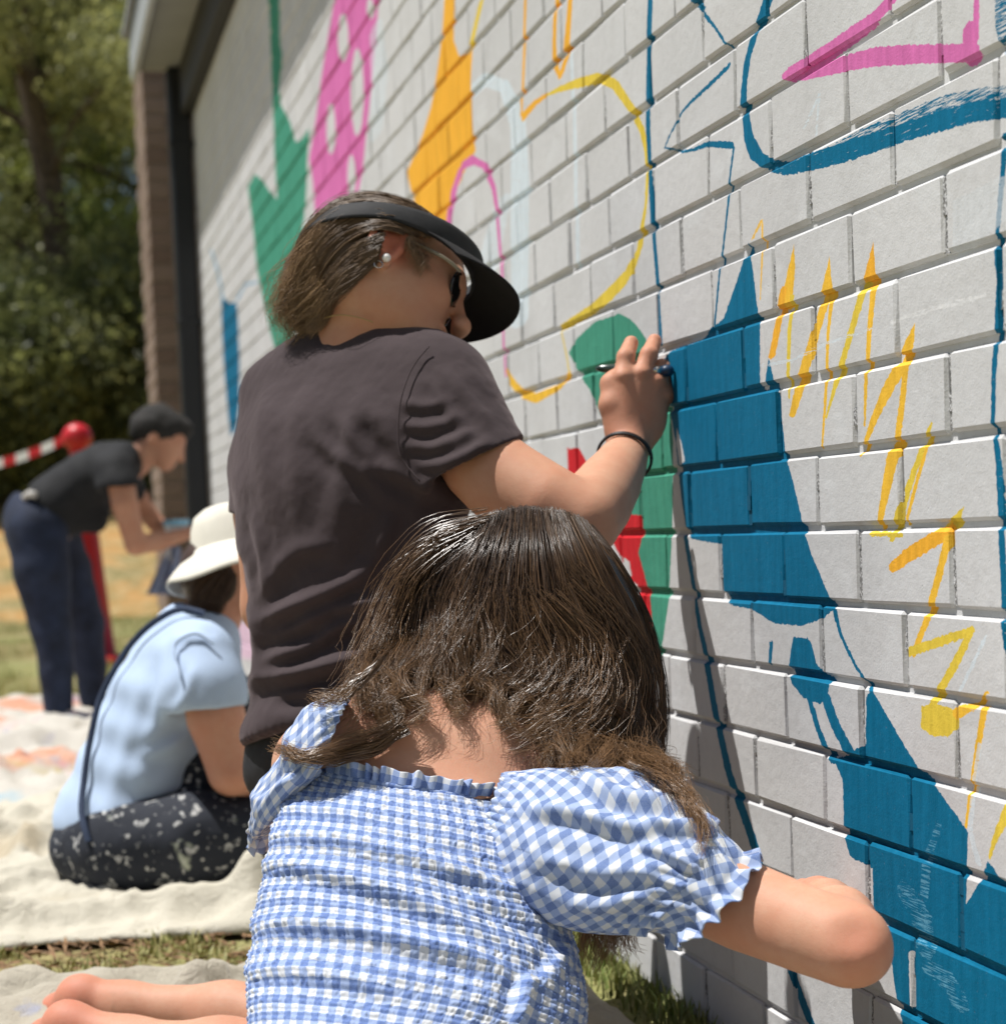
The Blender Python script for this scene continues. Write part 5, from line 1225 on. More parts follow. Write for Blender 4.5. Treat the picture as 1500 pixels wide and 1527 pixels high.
# neck opening
P.ell(at(560, 456, 2.86), (.086, .042, .070), np.stack([camdir(.95, -.18, -.3), camdir(.15, 1, .1), camdir(.3, 0, .95)]), .004, 'sub')
V, Q = P.grow(.0036, 4); N = vnormals(V, Q); px, py, pz = to_px(V)
fold = [([(405,560),(395,640),(400,720),(418,800)], .005, 22), ([(470,560),(440,640),(438,720),(450,800)], .0035, 18),
        ([(548,575),(524,650),(508,730),(500,800)], .004, 18), ([(462,640),(492,672),(535,700),(580,740)], .0045, 13), ([(496,612),(522,650),(560,690)], .004, 13), ([(545,605),(575,640),(612,700)], .005, 18), ([(540,690),(600,708),(655,744)], .005, 13), ([(590,760),(560,830),(520,900)], .004, 16), ([(640,760),(600,850),(560,920)], .004, 16),
        ([(350,800),(372,840),(378,900)], .005, 12), ([(372,760),(392,830),(400,890)], .004, 10),
        ([(385,905),(408,860),(440,825),(500,812)], .006, 15), ([(386,930),(450,900),(520,868),(545,850)], .010, 12), ([(385,952),(440,935),(500,905),(560,895),(600,880)], .010, 13),
        ([(385,985),(450,965),(520,930),(575,915)], .010, 12), ([(380,1015),(440,1005),(520,985),(590,950)], .010, 12), ([(400,1035),(460,1030),(540,1015)], .007, 10), ([(440,1050),(500,1040),(560,1045)], .006, 9), ([(378,905),(384,940),(380,985),(384,1020)], .006, 10),
        ([(598,600),(625,606),(668,598)], .0035, 9), ([(598,632),(630,638),(690,622)], .0035, 9), ([(602,662),(640,668),(712,640)], .0035, 9), ([(614,694),(655,692),(740,655)], .0035, 9), ([(660,550),(692,590),(735,640)], .004, 11), ([(640,560),(660,590),(690,640)], .003, 10)]
front = (N @ camdir(0, 0, -1)) > -.15
d = np.where(front, 1.25 * ridge_disp(px, py, fold), 0) + .0022 * vnoise(V, 22, 3, 3) + .0008 * vnoise(V, 90, 2, 9)
d += np.where((py > 830), .004 * np.sin(py / 13 + 2.5 * vnoise(V, 9, 2, 4)) * np.clip((py - 830) / 120, 0, 1), 0)
V = V + N * d[:, None]; V = smooth_mesh(V, Q, 1, .35)
shirt = mesh('t_shirt', V, Q, shirt_m, artist); SHIRT_V = V
# seams: shoulder-sleeve seam, hems and collar band as thin raised cords that follow the cloth
dsh = DepthMap().add(V)
for nm, pts, r_ in (('sleeve_seam', [(640,516),(620,540),(602,580),(594,630),(598,680),(626,718)], .0010),):
    Vt, ft = tube(drape(dsh, pts, .0008, 40), r_, 8); mesh(nm, Vt, ft, shirt_m, shirt)
# trousers and shoes
jean_m = simple('black_denim', (.012, .012, .014), .8, .3, 60, .4, 900, .0006)
P = Prims(); P.ell(at(496, 1110, 2.84), (.118, .10, .086), AX, .04)
pel = at(500, 1110, 2.84)
for s in (-1, 1):
    hip = pel + aR * s * .062 - np.array([0, 0, .03]); kn = pel + aF * .34 + aR * s * .09; kn[2] = .40; ank = pel + aF * .18 + aR * s * .07; ank[2] = .07
    P.chain([hip, (hip + kn) / 2, kn], [.082, .076, .060], .02); P.chain([kn, (kn + ank) / 2, ank], [.058, .054, .042], .02)
V, Q = P.grow(.006, 3); px, py, _ = to_px(V); V = V + vnormals(V, Q) * (.0035 * vnoise(V, 26, 3, 2))[:, None]
trs = mesh('trousers', V, Q, jean_m, artist)
for s in (-1, 1):
    ank = pel + aF * .18 + aR * s * .07; ank[2] = .05; P = Prims(); P.chain([ank - aF * .03, ank + aF * .05, ank + aF * .12], [.042, .038, .030], .02); V, Q = P.grow(.006, 3); V[:, 2] = np.maximum(V[:, 2], .015); mesh('shoe', V, Q, jean_m, artist)
pel = pel + aF * .10
stool = thing('low_stool', (pel[0], pel[1], 0), 'low timber stool beneath the painter in the black visor', 'stool'); wood_m = simple('stool_timber', (.25, .16, .09), .6, .2, 30)
V, fs = bevel_box(pel * [1, 1, 0] + [-.10, -.10, .255], pel * [1, 1, 0] + [.10, .10, .285], .006); mesh('seat', V, fs, wood_m, stool, False)
for sx in (-1, 1):
    for sy in (-1, 1): V, fs = bevel_box(pel * [1, 1, 0] + [sx * .078 - .015, sy * .078 - .015, .008], pel * [1, 1, 0] + [sx * .078 + .015, sy * .078 + .015, .254], .003); mesh('leg', V, fs, wood_m, stool, False)

# hair
hair_brown = hair_mat('light_brown_hair', (.085, .054, .032), (.36, .235, .13), .45)
P = Prims(); P.ell(hd(-.014, .046), (.102 * HS, .084 * HS, .077 * HS), HA, .02); P.ell(hd(-.05, .0), (.06 * HS, .06 * HS, .070 * HS), HA, .03)
P.chain([hd(-.085, .02, .0), at(464, 405, 2.86), at(456, 450, 2.87), at(454, 480, 2.87)], [.034, .031, .027, .016], .03)
P.cut(hd(.055, .02), hF * 1.0 - hU * .55)
P.ell(hd(.045, -.045, .05), (.060, .060, .060), HA, .01, 'sub')
V, Q = P.grow(.0042, 3); hairA = mesh('hair', V, Q, hair_brown, artist, attrs={'tone': np.full(len(V), .05)})
dmA = DepthMap().add(V).add(Vh)
ga = lambda gs, off=.004: [drape(dmA, g, off) for g in gs]
A1 = ga([[(655,338),(630,312),(590,296),(545,291),(500,304),(466,334),(446,376),(436,425),(428,465),(440,492)],
         [(650,345),(620,318),(580,304),(535,302),(495,318),(466,350),(450,395),(442,440),(438,475),(450,496)],
         [(640,352),(610,328),(572,318),(530,322),(496,342),(470,375),(456,415),(450,455),(446,485),(455,500)],
         [(600,345),(570,338),(536,346),(506,366),(482,396),(466,430),(458,462),(452,490),(462,502)]])
A2 = ga([[(572,348),(548,356),(520,376),(494,404),(474,434),(462,464),(448,494)],
         [(566,372),(545,384),(520,402),(498,424),(482,448),(470,474),(460,500)],
         [(560,396),(542,408),(522,424),(504,440),(490,460),(478,482),(470,496)]], .003)
A3 = ga([[(480,330),(450,372),(430,420),(418,440),(428,470)], [(470,400),(446,432),(424,446),(415,462),(432,500)], [(490,440),(462,470),(440,490),(436,515)]], .010)
A4 = ga([[(610,352),(625,358),(640,372),(648,390)], [(606,360),(612,378),(618,398),(622,420)]], .002)
put_strands('hair_strands', [strands(A1, 2000, 15, .00050, 71, .0035, .0007, depth=.012, tone0=(.15, .65), curl=(.004, 12.)), strands(A2, 1300, 14, .00046, 72, .003, .0008, depth=.006, tone0=(.05, .6), curl=(.005, 14.)), strands(A3, 520, 16, .00042, 73, .011, .0022, depth=.01, tone0=(.5, 1)), strands(A4, 90, 12, .00035, 74, .004, .0008, depth=.003, tone0=(.2, .6))], hair_brown, hairA)

# visor: band round the head and curved brim
vis_m = simple('black_visor_fabric', (.013, .0135, .015), .75, .2, 60, .4, 900, .0006); vis_u = simple('black_brim_fabric', (.006, .006, .007), .85, .2, 60, .4, 900, .0006)
def band_pt(q, dz=0.0, off=0.0):
    f, r = math.cos(q), math.sin(q)           # q=0 forehead, pi back
    return hd(-.008 + (.101 + off) * f, .046 + .020 * f - .018 * (1 - f) * .5 - .010 * (f < -.2) * (-f - .2) + dz, (.0775 + off) * r)
qs = np.linspace(-math.pi, math.pi, 121)[:-1]; hw = np.array([.0145 + .006 * max(math.cos(q), 0) for q in qs]); rows = []
for e in np.linspace(-1, 1, 7): rows.append([band_pt(q, e * h_, .0250 - .0018 * e * e) for q, h_ in zip(qs, hw)])
V = np.array(rows).transpose(1, 0, 2); visor = thing('visor', band_pt(0), 'black sun visor worn low over sunglasses by the standing painter', 'visor')
o = mesh('band', V.reshape(-1, 3), grid_faces(120, 7, wrap=True), vis_m, visor); md = o.modifiers.new('thick', 'SOLIDIFY'); md.thickness = .003
nb, mb = 61, 22; V = np.zeros((nb, mb, 3))
for i, q in enumerate(np.linspace(-1.25, 1.25, nb)):
    root = band_pt(q, -.012, .0235); ext = .077 * (1 - .22 * abs(q / 1.25) ** 3.0)
    for j in range(mb):
        f = j / (mb - 1); side = math.sin(q) * .088
        V[i, j] = root + (hF * (ext * f) + hU * (.004 * f - .014 * f * f - .014 * (abs(math.sin(q)) ** 2.2) * f) + hR * math.sin(q) * .010 * f) * HS
o = mesh('brim', V.reshape(-1, 3), grid_faces(nb, mb), vis_u, visor); md = o.modifiers.new('thick', 'SOLIDIFY'); md.thickness = .0028; md.offset = 0
# glasses, earring, necklace, bracelet
gl_m = simple('clear_glasses_frame', (.30, .27, .20), .25, .1, 30, spec=.7); lens_m = simple('dark_lens', (.008, .008, .009), .1, .1, 10, spec=.7); silver = simple('silver', (.6, .6, .58), .25, .1, 30, metal=1.0); pearl_m = simple('pearl', (.80, .78, .74), .2, .03, 30, spec=.7); black_b = simple('black_cord', (.01, .01, .011), .5, .2, 90)
glasses = thing('sunglasses', hd(.10, .02), 'sunglasses with a pale clear arm under the black visor', 'sunglasses')
for s in (-1, 1):
    V, fs = tube(resample(np.array([hd(-.004, .022, s * .0745), hd(.03, .024, s * .0735), hd(.085, .024, s * .066), hd(.100, .022, s * .060)]), 14), .0024, 8); mesh('arm', V, fs, gl_m, glasses)
    a = np.linspace(0, 6.2832, 28, endpoint=False); L = np.array([hd(.108 - .010 * abs(.032 + .026 * math.cos(q)) / .06 - .003 * math.cos(q), .012 + .021 * math.sin(q), s * (.032 + .027 * math.cos(q))) for q in a]); V, fs = tube(np.vstack([L, L[:1], L[1:2]]), .002, 6); mesh('rim', V, fs, lens_m, glasses)
    cen = L.mean(0) + hF * .004; V = np.vstack([L, cen]); mesh('lens', V, np.array([[i, (i + 1) % 28, 28] for i in range(28)]), lens_m, glasses)
V, fs = tube(np.array([hd(.106, .016, -.007), hd(.110, .019, 0), hd(.106, .016, .007)]), .002, 6); mesh('bridge', V, fs, lens_m, glasses)
def ball(c, r, n=14, m=9):
    th_, ph_ = np.linspace(0, 2 * math.pi, n, endpoint=False), np.linspace(-1.5, 1.5, m); V = np.array([[c + r * np.array([math.cos(b) * math.cos(a), math.cos(b) * math.sin(a), math.sin(b)]) for b in ph_] for a in th_]); return V.reshape(-1, 3), grid_faces(n, m, wrap=True)
ear = thing('earring', hd(.006, -.030, .080), 'white pearl stud and small ring in the right ear', 'earring')
V, Q = ball(hd(.004, -.031, .088), .0060); mesh('pearl', V, Q, pearl_m, ear)
a = np.linspace(0, 6.2832, 20); V, fs = tube(np.array([hd(-.002 + .006 * math.cos(q), -.044 + .006 * math.sin(q), .084) for q in a]), .0009, 6); mesh('ring', V, fs, silver, ear)
dn = DepthMap().add(Vh); V, fs = tube(drape(dn, [(478,476),(500,470),(530,472),(556,480)], .0015, 40), .0009, 6); tag(mesh('necklace', V, fs, simple('gold_chain', (.45, .33, .15), .3, .1, 60, metal=.9), None), 'thin gold chain round the neck of the visor wearer', 'necklace')
wr = at(931, 682, 2.838); ad = at(938, 668, 2.862) - at(925, 694, 2.815); ad /= np.linalg.norm(ad); e1 = np.cross(ad, [0, 0, 1.0]); e1 /= np.linalg.norm(e1); e2 = np.cross(ad, e1)
br = thing('bracelet', wr, 'black cord bracelet on the raised wrist', 'bracelet')
for k_, (dd, rr_) in enumerate(((0, .0022), (.0042, .0018))):
    a = np.linspace(0, 6.2832, 40); V, fs = tube(np.array([wr + ad * (dd + .004 * math.sin(q)) + (e1 * math.cos(q) + e2 * math.sin(q)) * (.0372) for q in a]), rr_, 7); mesh('cord', V, fs, black_b, br)
V, Q = ball(wr + camdir(-.25, .35, -.9) * .035, .005); mesh('bead', V, Q, silver, br)
# paint brush in the hand
wy, wz = on_wall(1007, 553); tip = np.array([-.002, wy, wz]); b0 = at(888, 549, 2.885); bd_ = (tip - b0); bl = np.linalg.norm(bd_); bd_ /= bl
brush = thing('paint_brush', b0, 'small paint brush held between fingers with its blue tip on the wall', 'brush')
pb = lambda f: b0 + bd_ * bl * f
V, fs = tube(np.array([pb(0), pb(.06), pb(.2), pb(.5), pb(.7)]), [.002, .0052, .0068, .0055, .0045], 10); mesh('handle', V, fs, simple('green_lacquer', (.03, .05, .04), .2, .1, 30, spec=.7), brush)
V, fs = tube(np.array([pb(.68), pb(.84)]), [.0052, .0062], 12); mesh('ferrule', V, fs, silver, brush)
V, fs = tube(np.array([pb(.83), pb(.9), pb(.97), pb(1)]), [.006, .0085, .007, .003], 12); mesh('bristles', V, fs, simple('wet_blue_bristles', (.004, .03, .075), .4, .2, 300), brush)
# ------------------------------------------------------------------ seated painter in overalls and sun hat
def splatter(name, base, spots):
    m = bpy.data.materials.new(name); t = NT(m); p = t.pos(); c = t.mix(t.noise(p, 18, 3).outputs[0], tuple(x * .7 for x in base), base)
    for i, (col, sc, th) in enumerate(spots):
        v = t.node('ShaderNodeVectorMath', operation='ADD'); t.link(p, v.inputs[0]); v.inputs[1].default_value = (i * 2.3, i * 5.1, i * .7)
        n = t.noise(v.outputs[0], sc, 3, .6, .3); c = t.mix(t.math('MULTIPLY', t.ramp(n.outputs[0], th, th + .04), .85), c, col)
    t.link(c, t.bsdf.inputs['Base Color']); t.bsdf.inputs['Roughness'].default_value = .85; t.bump(t.noise(p, 500, 2).outputs[0], .3, .001); return m
sF = camdir(.88, -.22, .42); sT = camdir(.33, 1, .05); sT -= sF * (sT @ sF); sT /= np.linalg.norm(sT); sR = np.cross(sF, sT); SA = np.stack([sF, sT, sR])
if sR @ camdir(0, 0, -1) < 0: sR = -sR; SA = np.stack([sF, sT, sR])
s0 = on_ground(230, 1318); sitter = thing('person', (s0[0], s0[1], 0), 'person seated on cream cloth in white sun hat, light blue T-shirt and paint splattered overalls', 'person', 'mural painters')
skin_p = skin_mat('pink_skin', (.55, .29, .20)); tee_m = simple('light_blue_cotton', (.42, .53, .70), .85, .06, 8, .3, 700, .001)
over_m = splatter('paint_splattered_denim', (.012, .016, .027), [((.62, .62, .60), 24, .62), ((.42, .45, .36), 13, .63), ((.5, .5, .48), 60, .62)])
ZS = 4.22
P = Prims()
P.ell(at(345, 845, ZS), (.090, .105, .074), np.stack([sF, camdir(.1, 1, 0), sR]), .02); P.ell(at(372, 872, ZS), (.05, .06, .055), SA, .02); P.cone(at(398, 872, ZS), at(405, 882, ZS), .012, .013, .012)
P.chain([at(332, 880, ZS), at(312, 925, ZS)], [.05, .055], .02); P.cone(at(312, 935, ZS), at(306, 990, ZS - .13), .055, .052, .03)
P.chain([at(306, 992, ZS - .15), at(322, 1070, ZS - .17), at(345, 1152, ZS - .17)], [.055, .056, .046], .01); P.chain([at(345, 1152, ZS - .17), at(400, 1165, ZS - .08), at(450, 1150, ZS)], [.044, .038, .026], .01)
P.ell(at(470, 1145, ZS + .02), (.04, .018, .032), SA, .015)
for i in range(4): P.chain([at(482, 1136 + i * 6, ZS + .02), at(505, 1140 + i * 6, ZS + .03), at(515, 1150 + i * 5, ZS + .03)], [.010, .009, .0075], .006)
P.chain([at(470, 1132, ZS), at(486, 1125, ZS), at(498, 1128, ZS)], [.011, .009, .008], .007)
P.chain([at(300, 1000, ZS + .16), at(300, 1120, ZS + .16), at(330, 1160, ZS + .10), at(420, 1165, ZS + .05)], [.05, .045, .04, .028], .01)
V, Q = P.grow(.006, 6); mesh('body', V, Q, skin_p, sitter)
P = Prims()
P.chain([at(300, 985, ZS - .13), at(305, 1030, ZS - .16), at(308, 1090, ZS - .17)], [.078, .080, .080], .02); P.cut(at(303, 1060, ZS), camdir(.1, -1, 0)); P.cone(at(306, 1045, ZS - .165), at(309, 1110, ZS - .17), .068, .070, .004, 'sub')
P.cone(at(300, 985, ZS + .13), at(298, 1060, ZS + .16), .07, .065, .02)
for cx_, cy_, f_, r_ in ((292, 950, .085, .13), (275, 990, .105, .165), (250, 1040, .118, .165), (228, 1095, .122, .155), (205, 1150, .122, .155), (185, 1205, .125, .160), (172, 1240, .125, .165)): P.ell(at(cx_, cy_, ZS), (f_, .075, r_), SA, .04)
P.ell(at(316, 905, ZS), (.06, .05, .065), SA, .004, 'sub')
V, Q = P.grow(.007, 4); px, py, _ = to_px(V); N = vnormals(V, Q); d = .003 * vnoise(V, 9, 3, 1) + .8 * ridge_disp(px, py, [([(250,965),(240,1020),(240,1062)], .006, 10), ([(290,990),(280,1030),(262,1062)], .006, 9), ([(220,1000),(200,1080),(175,1160),(160,1230)], .008, 16), ([(255,1010),(225,1100),(195,1200)], .007, 16), ([(300,1080),(260,1110),(210,1130)], .008, 10), ([(320,960),(290,948),(262,955)], .006, 8)])
tee = mesh('t_shirt', V + N * d[:, None], Q, tee_m, sitter)
P = Prims()
P.ell(at(172, 1262, ZS), (.135, .095, .175), np.stack([camdir(1, 0, .3), camdir(0, 1, 0), camdir(-.3, 0, 1)]), .04)
P.chain([at(180, 1262, ZS - .09), at(290, 1252, ZS - .14), at(410, 1235, ZS - .10), at(440, 1250, ZS + .05)], [.100, .088, .072, .06], .02); P.chain([at(180, 1258, ZS + .10), at(300, 1235, ZS + .16), at(420, 1210, ZS + .20)], [.10, .088, .07], .02)
P.chain([at(420, 1275, ZS - .06), at(300, 1290, ZS - .10), at(210, 1296, ZS - .06)], [.055, .056, .048], .02); P.chain([at(250, 1180, ZS - .02), at(290, 1140, ZS), at(330, 1050, ZS + .02)], [.07, .09, .08], .04)
V, Q = P.grow(.008, 3); V = V + vnormals(V, Q) * (.007 * vnoise(V, 16, 3, 5))[:, None]; V[:, 2] = np.maximum(V[:, 2], .012); ov = mesh('overalls', V, Q, over_m, sitter)
dS = DepthMap().add(np.array([v.co for v in tee.data.vertices]) + np.array(wloc(tee))).add(V)
navy = simple('navy_strap', (.03, .045, .085), .85, .1, 40)
def strip(pts, w, off, dm, thick=.004, n=40):
    c = np.array(drape(dm, pts, off, n)); T = np.gradient(c, axis=0); T /= np.linalg.norm(T, axis=1)[:, None]; vd = c - CAM; vd /= np.linalg.norm(vd, axis=1)[:, None]; s_ = np.cross(T, vd); s_ /= np.linalg.norm(s_, axis=1)[:, None]
    return np.stack([c - s_ * w / 2, c + s_ * w / 2, c + s_ * w / 2 + vd * thick, c - s_ * w / 2 + vd * thick], 1).reshape(-1, 3), np.vstack([[[i*4 + a, i*4 + (a+1) % 4, i*4 + 4 + (a+1) % 4, i*4 + 4 + a] for a in range(4)] for i in range(n - 1)])
V, Q = strip([(304,915),(272,908),(232,926),(200,955),(172,996),(150,1040),(136,1095),(126,1160),(122,1215),(132,1255)], .013, .005, dS); mesh('strap', V, Q, navy, ov)
V, Q = strip([(268,1010),(262,960),(290,945),(320,960)], .006, .003, dS); mesh('seam', V, Q, tee_m, tee)
P = Prims(); P.chain([at(205, 1305, ZS - .02), at(165, 1312, ZS + .02), at(140, 1314, ZS + .03)], [.038, .036, .028], .02); V, Q = P.grow(.008, 3); V[:, 2] = np.maximum(V[:, 2], .01); mesh('shoe', V, Q, simple('dark_shoe', (.015, .016, .02), .6, .2, 40), sitter)
hm = hair_mat('brown_hair', (.045, .024, .013), (.14, .075, .04), .4)
P = Prims(); P.ell(at(330, 855, ZS), (.088, .085, .080), SA, .02); P.chain([at(318, 850, ZS - .04), at(308, 885, ZS - .05), at(304, 915, ZS - .04)], [.04, .034, .018], .02); V, Q = P.grow(.007, 3); hs_ = mesh('hair', V, Q, hm, sitter, attrs={'tone': np.full(len(V), .1)})
dH = DepthMap().add(V); put_strands('hair_strands', [strands([drape(dH, g, .004) for g in ([(330,840),(305,860),(290,885),(282,905),(300,925)], [(340,850),(320,880),(308,905),(312,935)], [(352,860),(338,890),(326,915),(330,945)])], 500, 14, .0008, 81, .006, .001, depth=.01)], hm, hs_)
# bucket hat, soft brim
hat_m = simple('cream_hat_canvas', (.70, .67, .58), .85, .05, 20, .3, 500, .001); hc = at(352, 816, ZS); hx = camdir(-.20, .97, .12); e1 = np.cross(hx, camdir(0, 0, 1)); e1 /= np.linalg.norm(e1); e2 = np.cross(hx, e1)
hat = thing('sun_hat', hc, 'cream white canvas sun hat with soft brim on the seated painter', 'hat')
def lathe(prof, n=48, wob=.0):
    V = np.zeros((n, len(prof), 3))
    for i in range(n):
        q = 2 * math.pi * i / n
        for j, (r, h_) in enumerate(prof): V[i, j] = hc + hx * (h_ + wob * max(r - .1, 0) * (math.sin(3 * q + 1) + .6 * math.sin(5 * q))) + (e1 * math.cos(q) + e2 * math.sin(q)) * r
    return V.reshape(-1, 3), grid_faces(n, len(prof), wrap=True)
V, Q = lathe([(.002, .088), (.03, .087), (.055, .082), (.074, .070), (.085, .045), (.090, .015), (.094, -.006)]); mesh('crown', V, Q, hat_m, hat)
V, Q = lathe([(.0935, -.004), (.100, -.014), (.118, -.026), (.134, -.042), (.147, -.058), (.150, -.064)], wob=.10); o = mesh('brim', V, Q, hat_m, hat); md = o.modifiers.new('thick', 'SOLIDIFY'); md.thickness = .003

# ------------------------------------------------------------------ woman bending over in the background
w0 = on_ground(110, 1080); woman = thing('person', (w0[0], w0[1], 0), 'person in black T-shirt and dark jeans bending forward far behind the others', 'person', 'mural painters')
ZW = 8.1; skin_w = skin_mat('warm_skin', (.46, .25, .165)); blk = simple('black_cotton', (.009, .0095, .011), .85, .2, 20); jean = simple('dark_blue_denim', (.012, .019, .042), .85, .35, 14, .3, 500, .001)
wF = camdir(.97, -.25, .1); wU = camdir(.25, .97, 0); wR = camdir(0, 0, -1); WA = np.stack([wF, wU, wR])
P = Prims()
hA = np.stack([camdir(.85, -.5, .1), camdir(.5, .85, 0), camdir(0, 0, -1)]); hw = lambda f, u, r=0: at(236, 655, ZW) + hA[0] * f + hA[1] * u + hA[2] * r
P.ell(hw(0, .03), (.098, .085, .075), hA, .02); P.ell(hw(.05, -.02), (.055, .07, .058), hA, .03); P.ell(hw(.075, -.075), (.025, .022, .028), hA, .03); P.cone(hw(.10, .01), hw(.122, -.025), .010, .013, .012); P.ell(hw(.097, -.05), (.012, .008, .02), hA, .01); P.ell(hw(-.01, -.01, .076), (.018, .03, .01), hA, .006)
P.chain([hw(-.02, -.05), at(205, 688, ZW)], [.052, .058], .02)
P.chain([at(178, 706, ZW - .15), at(186, 752, ZW - .17), at(202, 812, ZW - .15)], [.055, .050, .042], .01); P.chain([at(202, 812, ZW - .15), at(238, 808, ZW - .05), at(272, 798, ZW + .02)], [.041, .036, .026], .01)
P.ell(at(283, 797, ZW + .04), (.04, .02, .03), WA, .015)
for i in range(4): P.chain([at(288, 792 + i * 4, ZW + .03), at(296, 793 + i * 4, ZW + .05), at(298, 798 + i * 3, ZW + .07)], [.010, .009, .008], .006)
P.chain([at(280, 790, ZW + .02), at(288, 785, ZW + .03)], [.011, .009], .007)
P.chain([at(185, 706, ZW + .16), at(215, 760, ZW + .22), at(240, 790, ZW + .20), at(256, 792, ZW + .12)], [.05, .042, .036, .026], .01); P.ell(at(261, 792, ZW + .10), (.035, .03, .02), WA, .015)
for i in range(4): P.chain([at(262, 786 + i * 4, ZW + .10), at(268, 786 + i * 4, ZW + .08), at(268, 788 + i * 4, ZW + .06)], [.009, .009, .008], .006)
P.chain([at(180, 700, ZW), at(75, 775, ZW), at(62, 850, ZW - .10), at(78, 940, ZW - .10), at(85, 1045, ZW - .10)], [.08, .09, .07, .05, .035], .02); P.chain([at(72, 785, ZW + .10), at(98, 850, ZW + .22), at(128, 930, ZW + .32), at(137, 1042, ZW + .42)], [.07, .06, .045, .035], .02)
for s in (-1, 1): P.chain([at(84 if s < 0 else 136, 1040, ZW + (.42 if s > 0 else -.10)), at(86 if s < 0 else 140, 1076, ZW + (.42 if s > 0 else -.10))], [.04, .036], .01)
V, Q = P.grow(.008, 4); mesh('body', V, Q, skin_w, woman)
P = Prims()
P.chain([at(172, 706, ZW - .14), at(178, 728, ZW - .17), at(182, 748, ZW - .175)], [.085, .082, .08], .02); P.cut(at(180, 736, ZW), camdir(.12, -1, 0)); P.cone(at(180, 730, ZW - .17), at(184, 760, ZW - .17), .066, .07, .004, 'sub'); P.cone(at(178, 706, ZW + .14), at(192, 730, ZW + .18), .08, .07, .02)
for cx_, cy_, u_, r_ in ((186, 690, .085, .15), (160, 702, .115, .165), (135, 718, .125, .155), (110, 736, .125, .15), (88, 752, .125, .16), (72, 764, .12, .165)): P.ell(at(cx_, cy_, ZW), (.085, u_, r_), np.stack([camdir(.82, .45, 0), camdir(-.45, .82, 0), camdir(0, 0, 1)]), .04)
P.cone(at(100, 760, ZW), at(140, 775, ZW), .075, .055, .05); P.ell(at(215, 678, ZW), (.05, .06, .06), None, .004, 'sub'); P.cut(at(58, 752, ZW), camdir(-.9, -.45, 0))
V, Q = P.grow(.009, 4); V = V + vnormals(V, Q) * (.006 * vnoise(V, 10, 3, 2))[:, None]; mesh('t_shirt', V, Q, blk, woman)
P = Prims(); P.ell(at(60, 778, ZW), (.125, .13, .17), np.stack([camdir(.8, .6, 0), camdir(-.6, .8, 0), camdir(0, 0, 1)]), .05); P.ell(at(46, 790, ZW), (.10, .11, .165), None, .05)
P.chain([at(55, 790, ZW - .09), at(62, 850, ZW - .10), at(76, 935, ZW - .10), at(84, 1000, ZW - .10), at(87, 1062, ZW - .10)], [.118, .108, .078, .066, .056], .02); P.chain([at(72, 785, ZW + .10), at(98, 850, ZW + .22), at(128, 930, ZW + .32), at(134, 990, ZW + .38), at(138, 1040, ZW + .42)], [.115, .10, .078, .066, .056], .02)
P.cut(at(40, 738, ZW), camdir(.35, .9, 0))
V, Q = P.grow(.009, 4); V = V + vnormals(V, Q) * (.006 * vnoise(V, 9, 3, 7))[:, None]; mesh('jeans', V, Q, jean, woman)
V, fs = tube(np.array([at(36, 742, ZW - .14), at(44, 736, ZW - .165), at(54, 738, ZW - .17)]), .014, 8); mesh('belt', V, fs, simple('pale_belt', (.5, .48, .45), .7, .1, 30), woman)
for fx, fy, dz in ((86, 1076, -.10), (140, 1052, .44)):
    P = Prims(); P.chain([at(fx - 4, fy - 2, ZW + dz), at(fx + 14, fy + 4, ZW + dz), at(fx + 32, fy + 6, ZW + dz)], [.042, .040, .032], .02); V, Q = P.grow(.009, 3); V[:, 2] = np.maximum(V[:, 2], .012); mesh('shoe', V, Q, blk, woman)
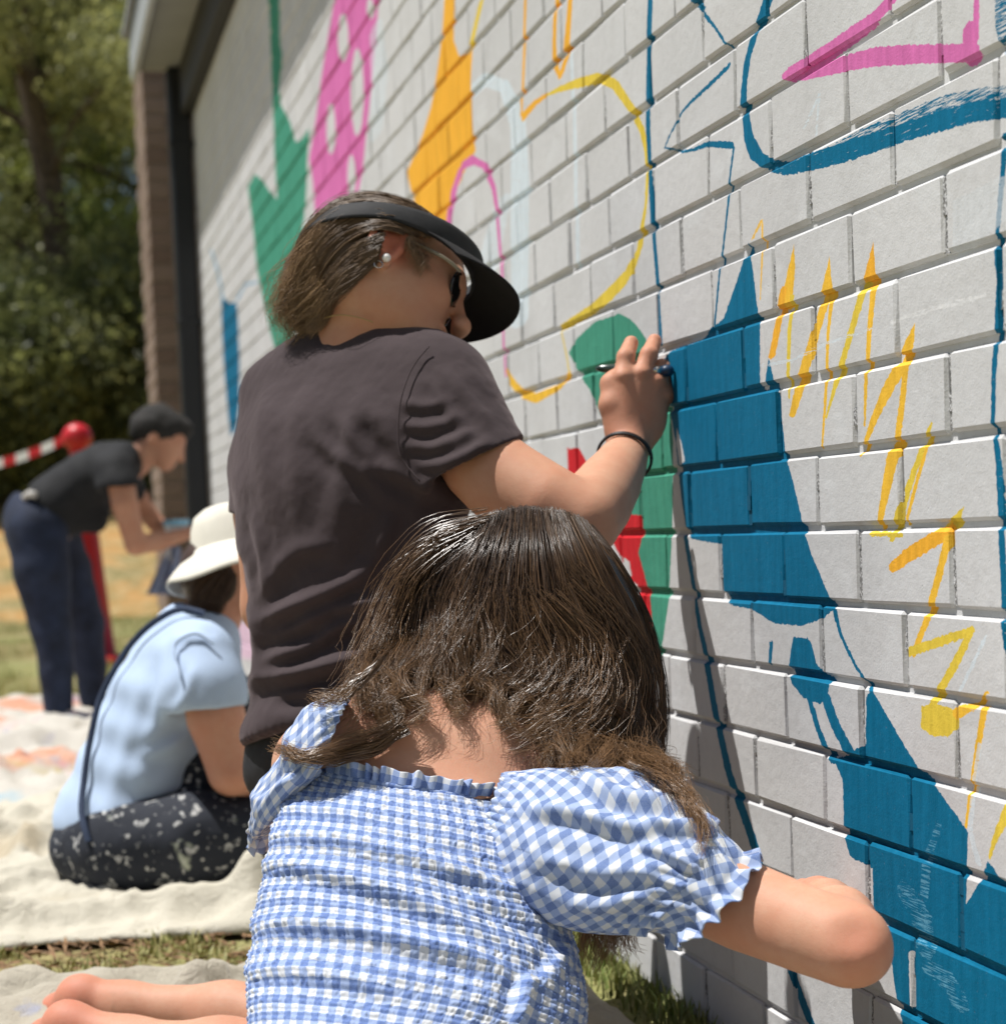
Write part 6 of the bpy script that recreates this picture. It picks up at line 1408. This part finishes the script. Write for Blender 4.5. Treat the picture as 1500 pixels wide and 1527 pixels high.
wh = hair_mat('black_hair', (.008, .007, .006), (.022, .018, .015), .85); P = Prims(); P.ell(hw(-.022, .045), (.105, .088, .084), hA, .02); P.ell(hw(-.075, .0), (.05, .05, .06), hA, .03); P.ell(hw(.055, .09), (.05, .03, .06), hA, .03); V, Q = P.grow(.009, 3); V = V + vnormals(V, Q) * (.010 * vnoise(V, 24, 3, 7))[:, None]; mesh('hair', V, Q, wh, woman, attrs={'tone': np.clip(.3 + .6 * vnoise(V, 40, 2), 0, 1)})
# cup in her hand and a rag below it
cc = at(263, 786, ZW + .07); cup = thing('paint_cup', cc, 'small white and pale blue paint cup held by the bending woman', 'cup'); n = 20
def lat3(c, prof): return np.array([[c + np.array([r * math.cos(6.2832 * i / n), r * math.sin(6.2832 * i / n), h_]) for r, h_ in prof] for i in range(n)]).reshape(-1, 3), grid_faces(n, len(prof), wrap=True)
V, Q = lat3(cc, [(.002, -.055), (.040, -.055), (.047, .02), (.049, .03), (.045, .03), (.040, -.045), (.002, -.045)]); mesh('cup', V, Q, simple('white_plastic', (.66, .68, .70), .4, .05, 20), cup); V, Q = lat3(cc, [(.0485, .005), (.0505, .006), (.0515, .026), (.0495, .028)]); mesh('rim', V, Q, simple('pale_blue_plastic', (.22, .48, .66), .4, .05, 20), cup)
rc = at(258, 815, ZW + .10); u = np.linspace(0, 1, 16); v = np.linspace(0, 1, 24); U, VV = np.meshgrid(u, v, indexing='ij'); Pq = rc + camdir(1, 0, 0) * ((U - .5) * (.05 + .08 * VV) - .05 * VV)[..., None] + np.array([0, 0, -1.0]) * (VV * .19)[..., None] + camdir(0, 0, 1) * (.02 * np.sin(U * 14 + VV * 2))[..., None]
o = mesh('paint_rag', Pq.reshape(-1, 3), grid_faces(16, 24), splatter('stained_rag', (.20, .24, .36), [((.6, .6, .62), 12, .56), ((.5, .3, .4), 15, .64)])); md = o.modifiers.new('thick', 'SOLIDIFY'); md.thickness = .003; tag(o, 'blue grey paint rag hanging under the paint cup', 'rag')
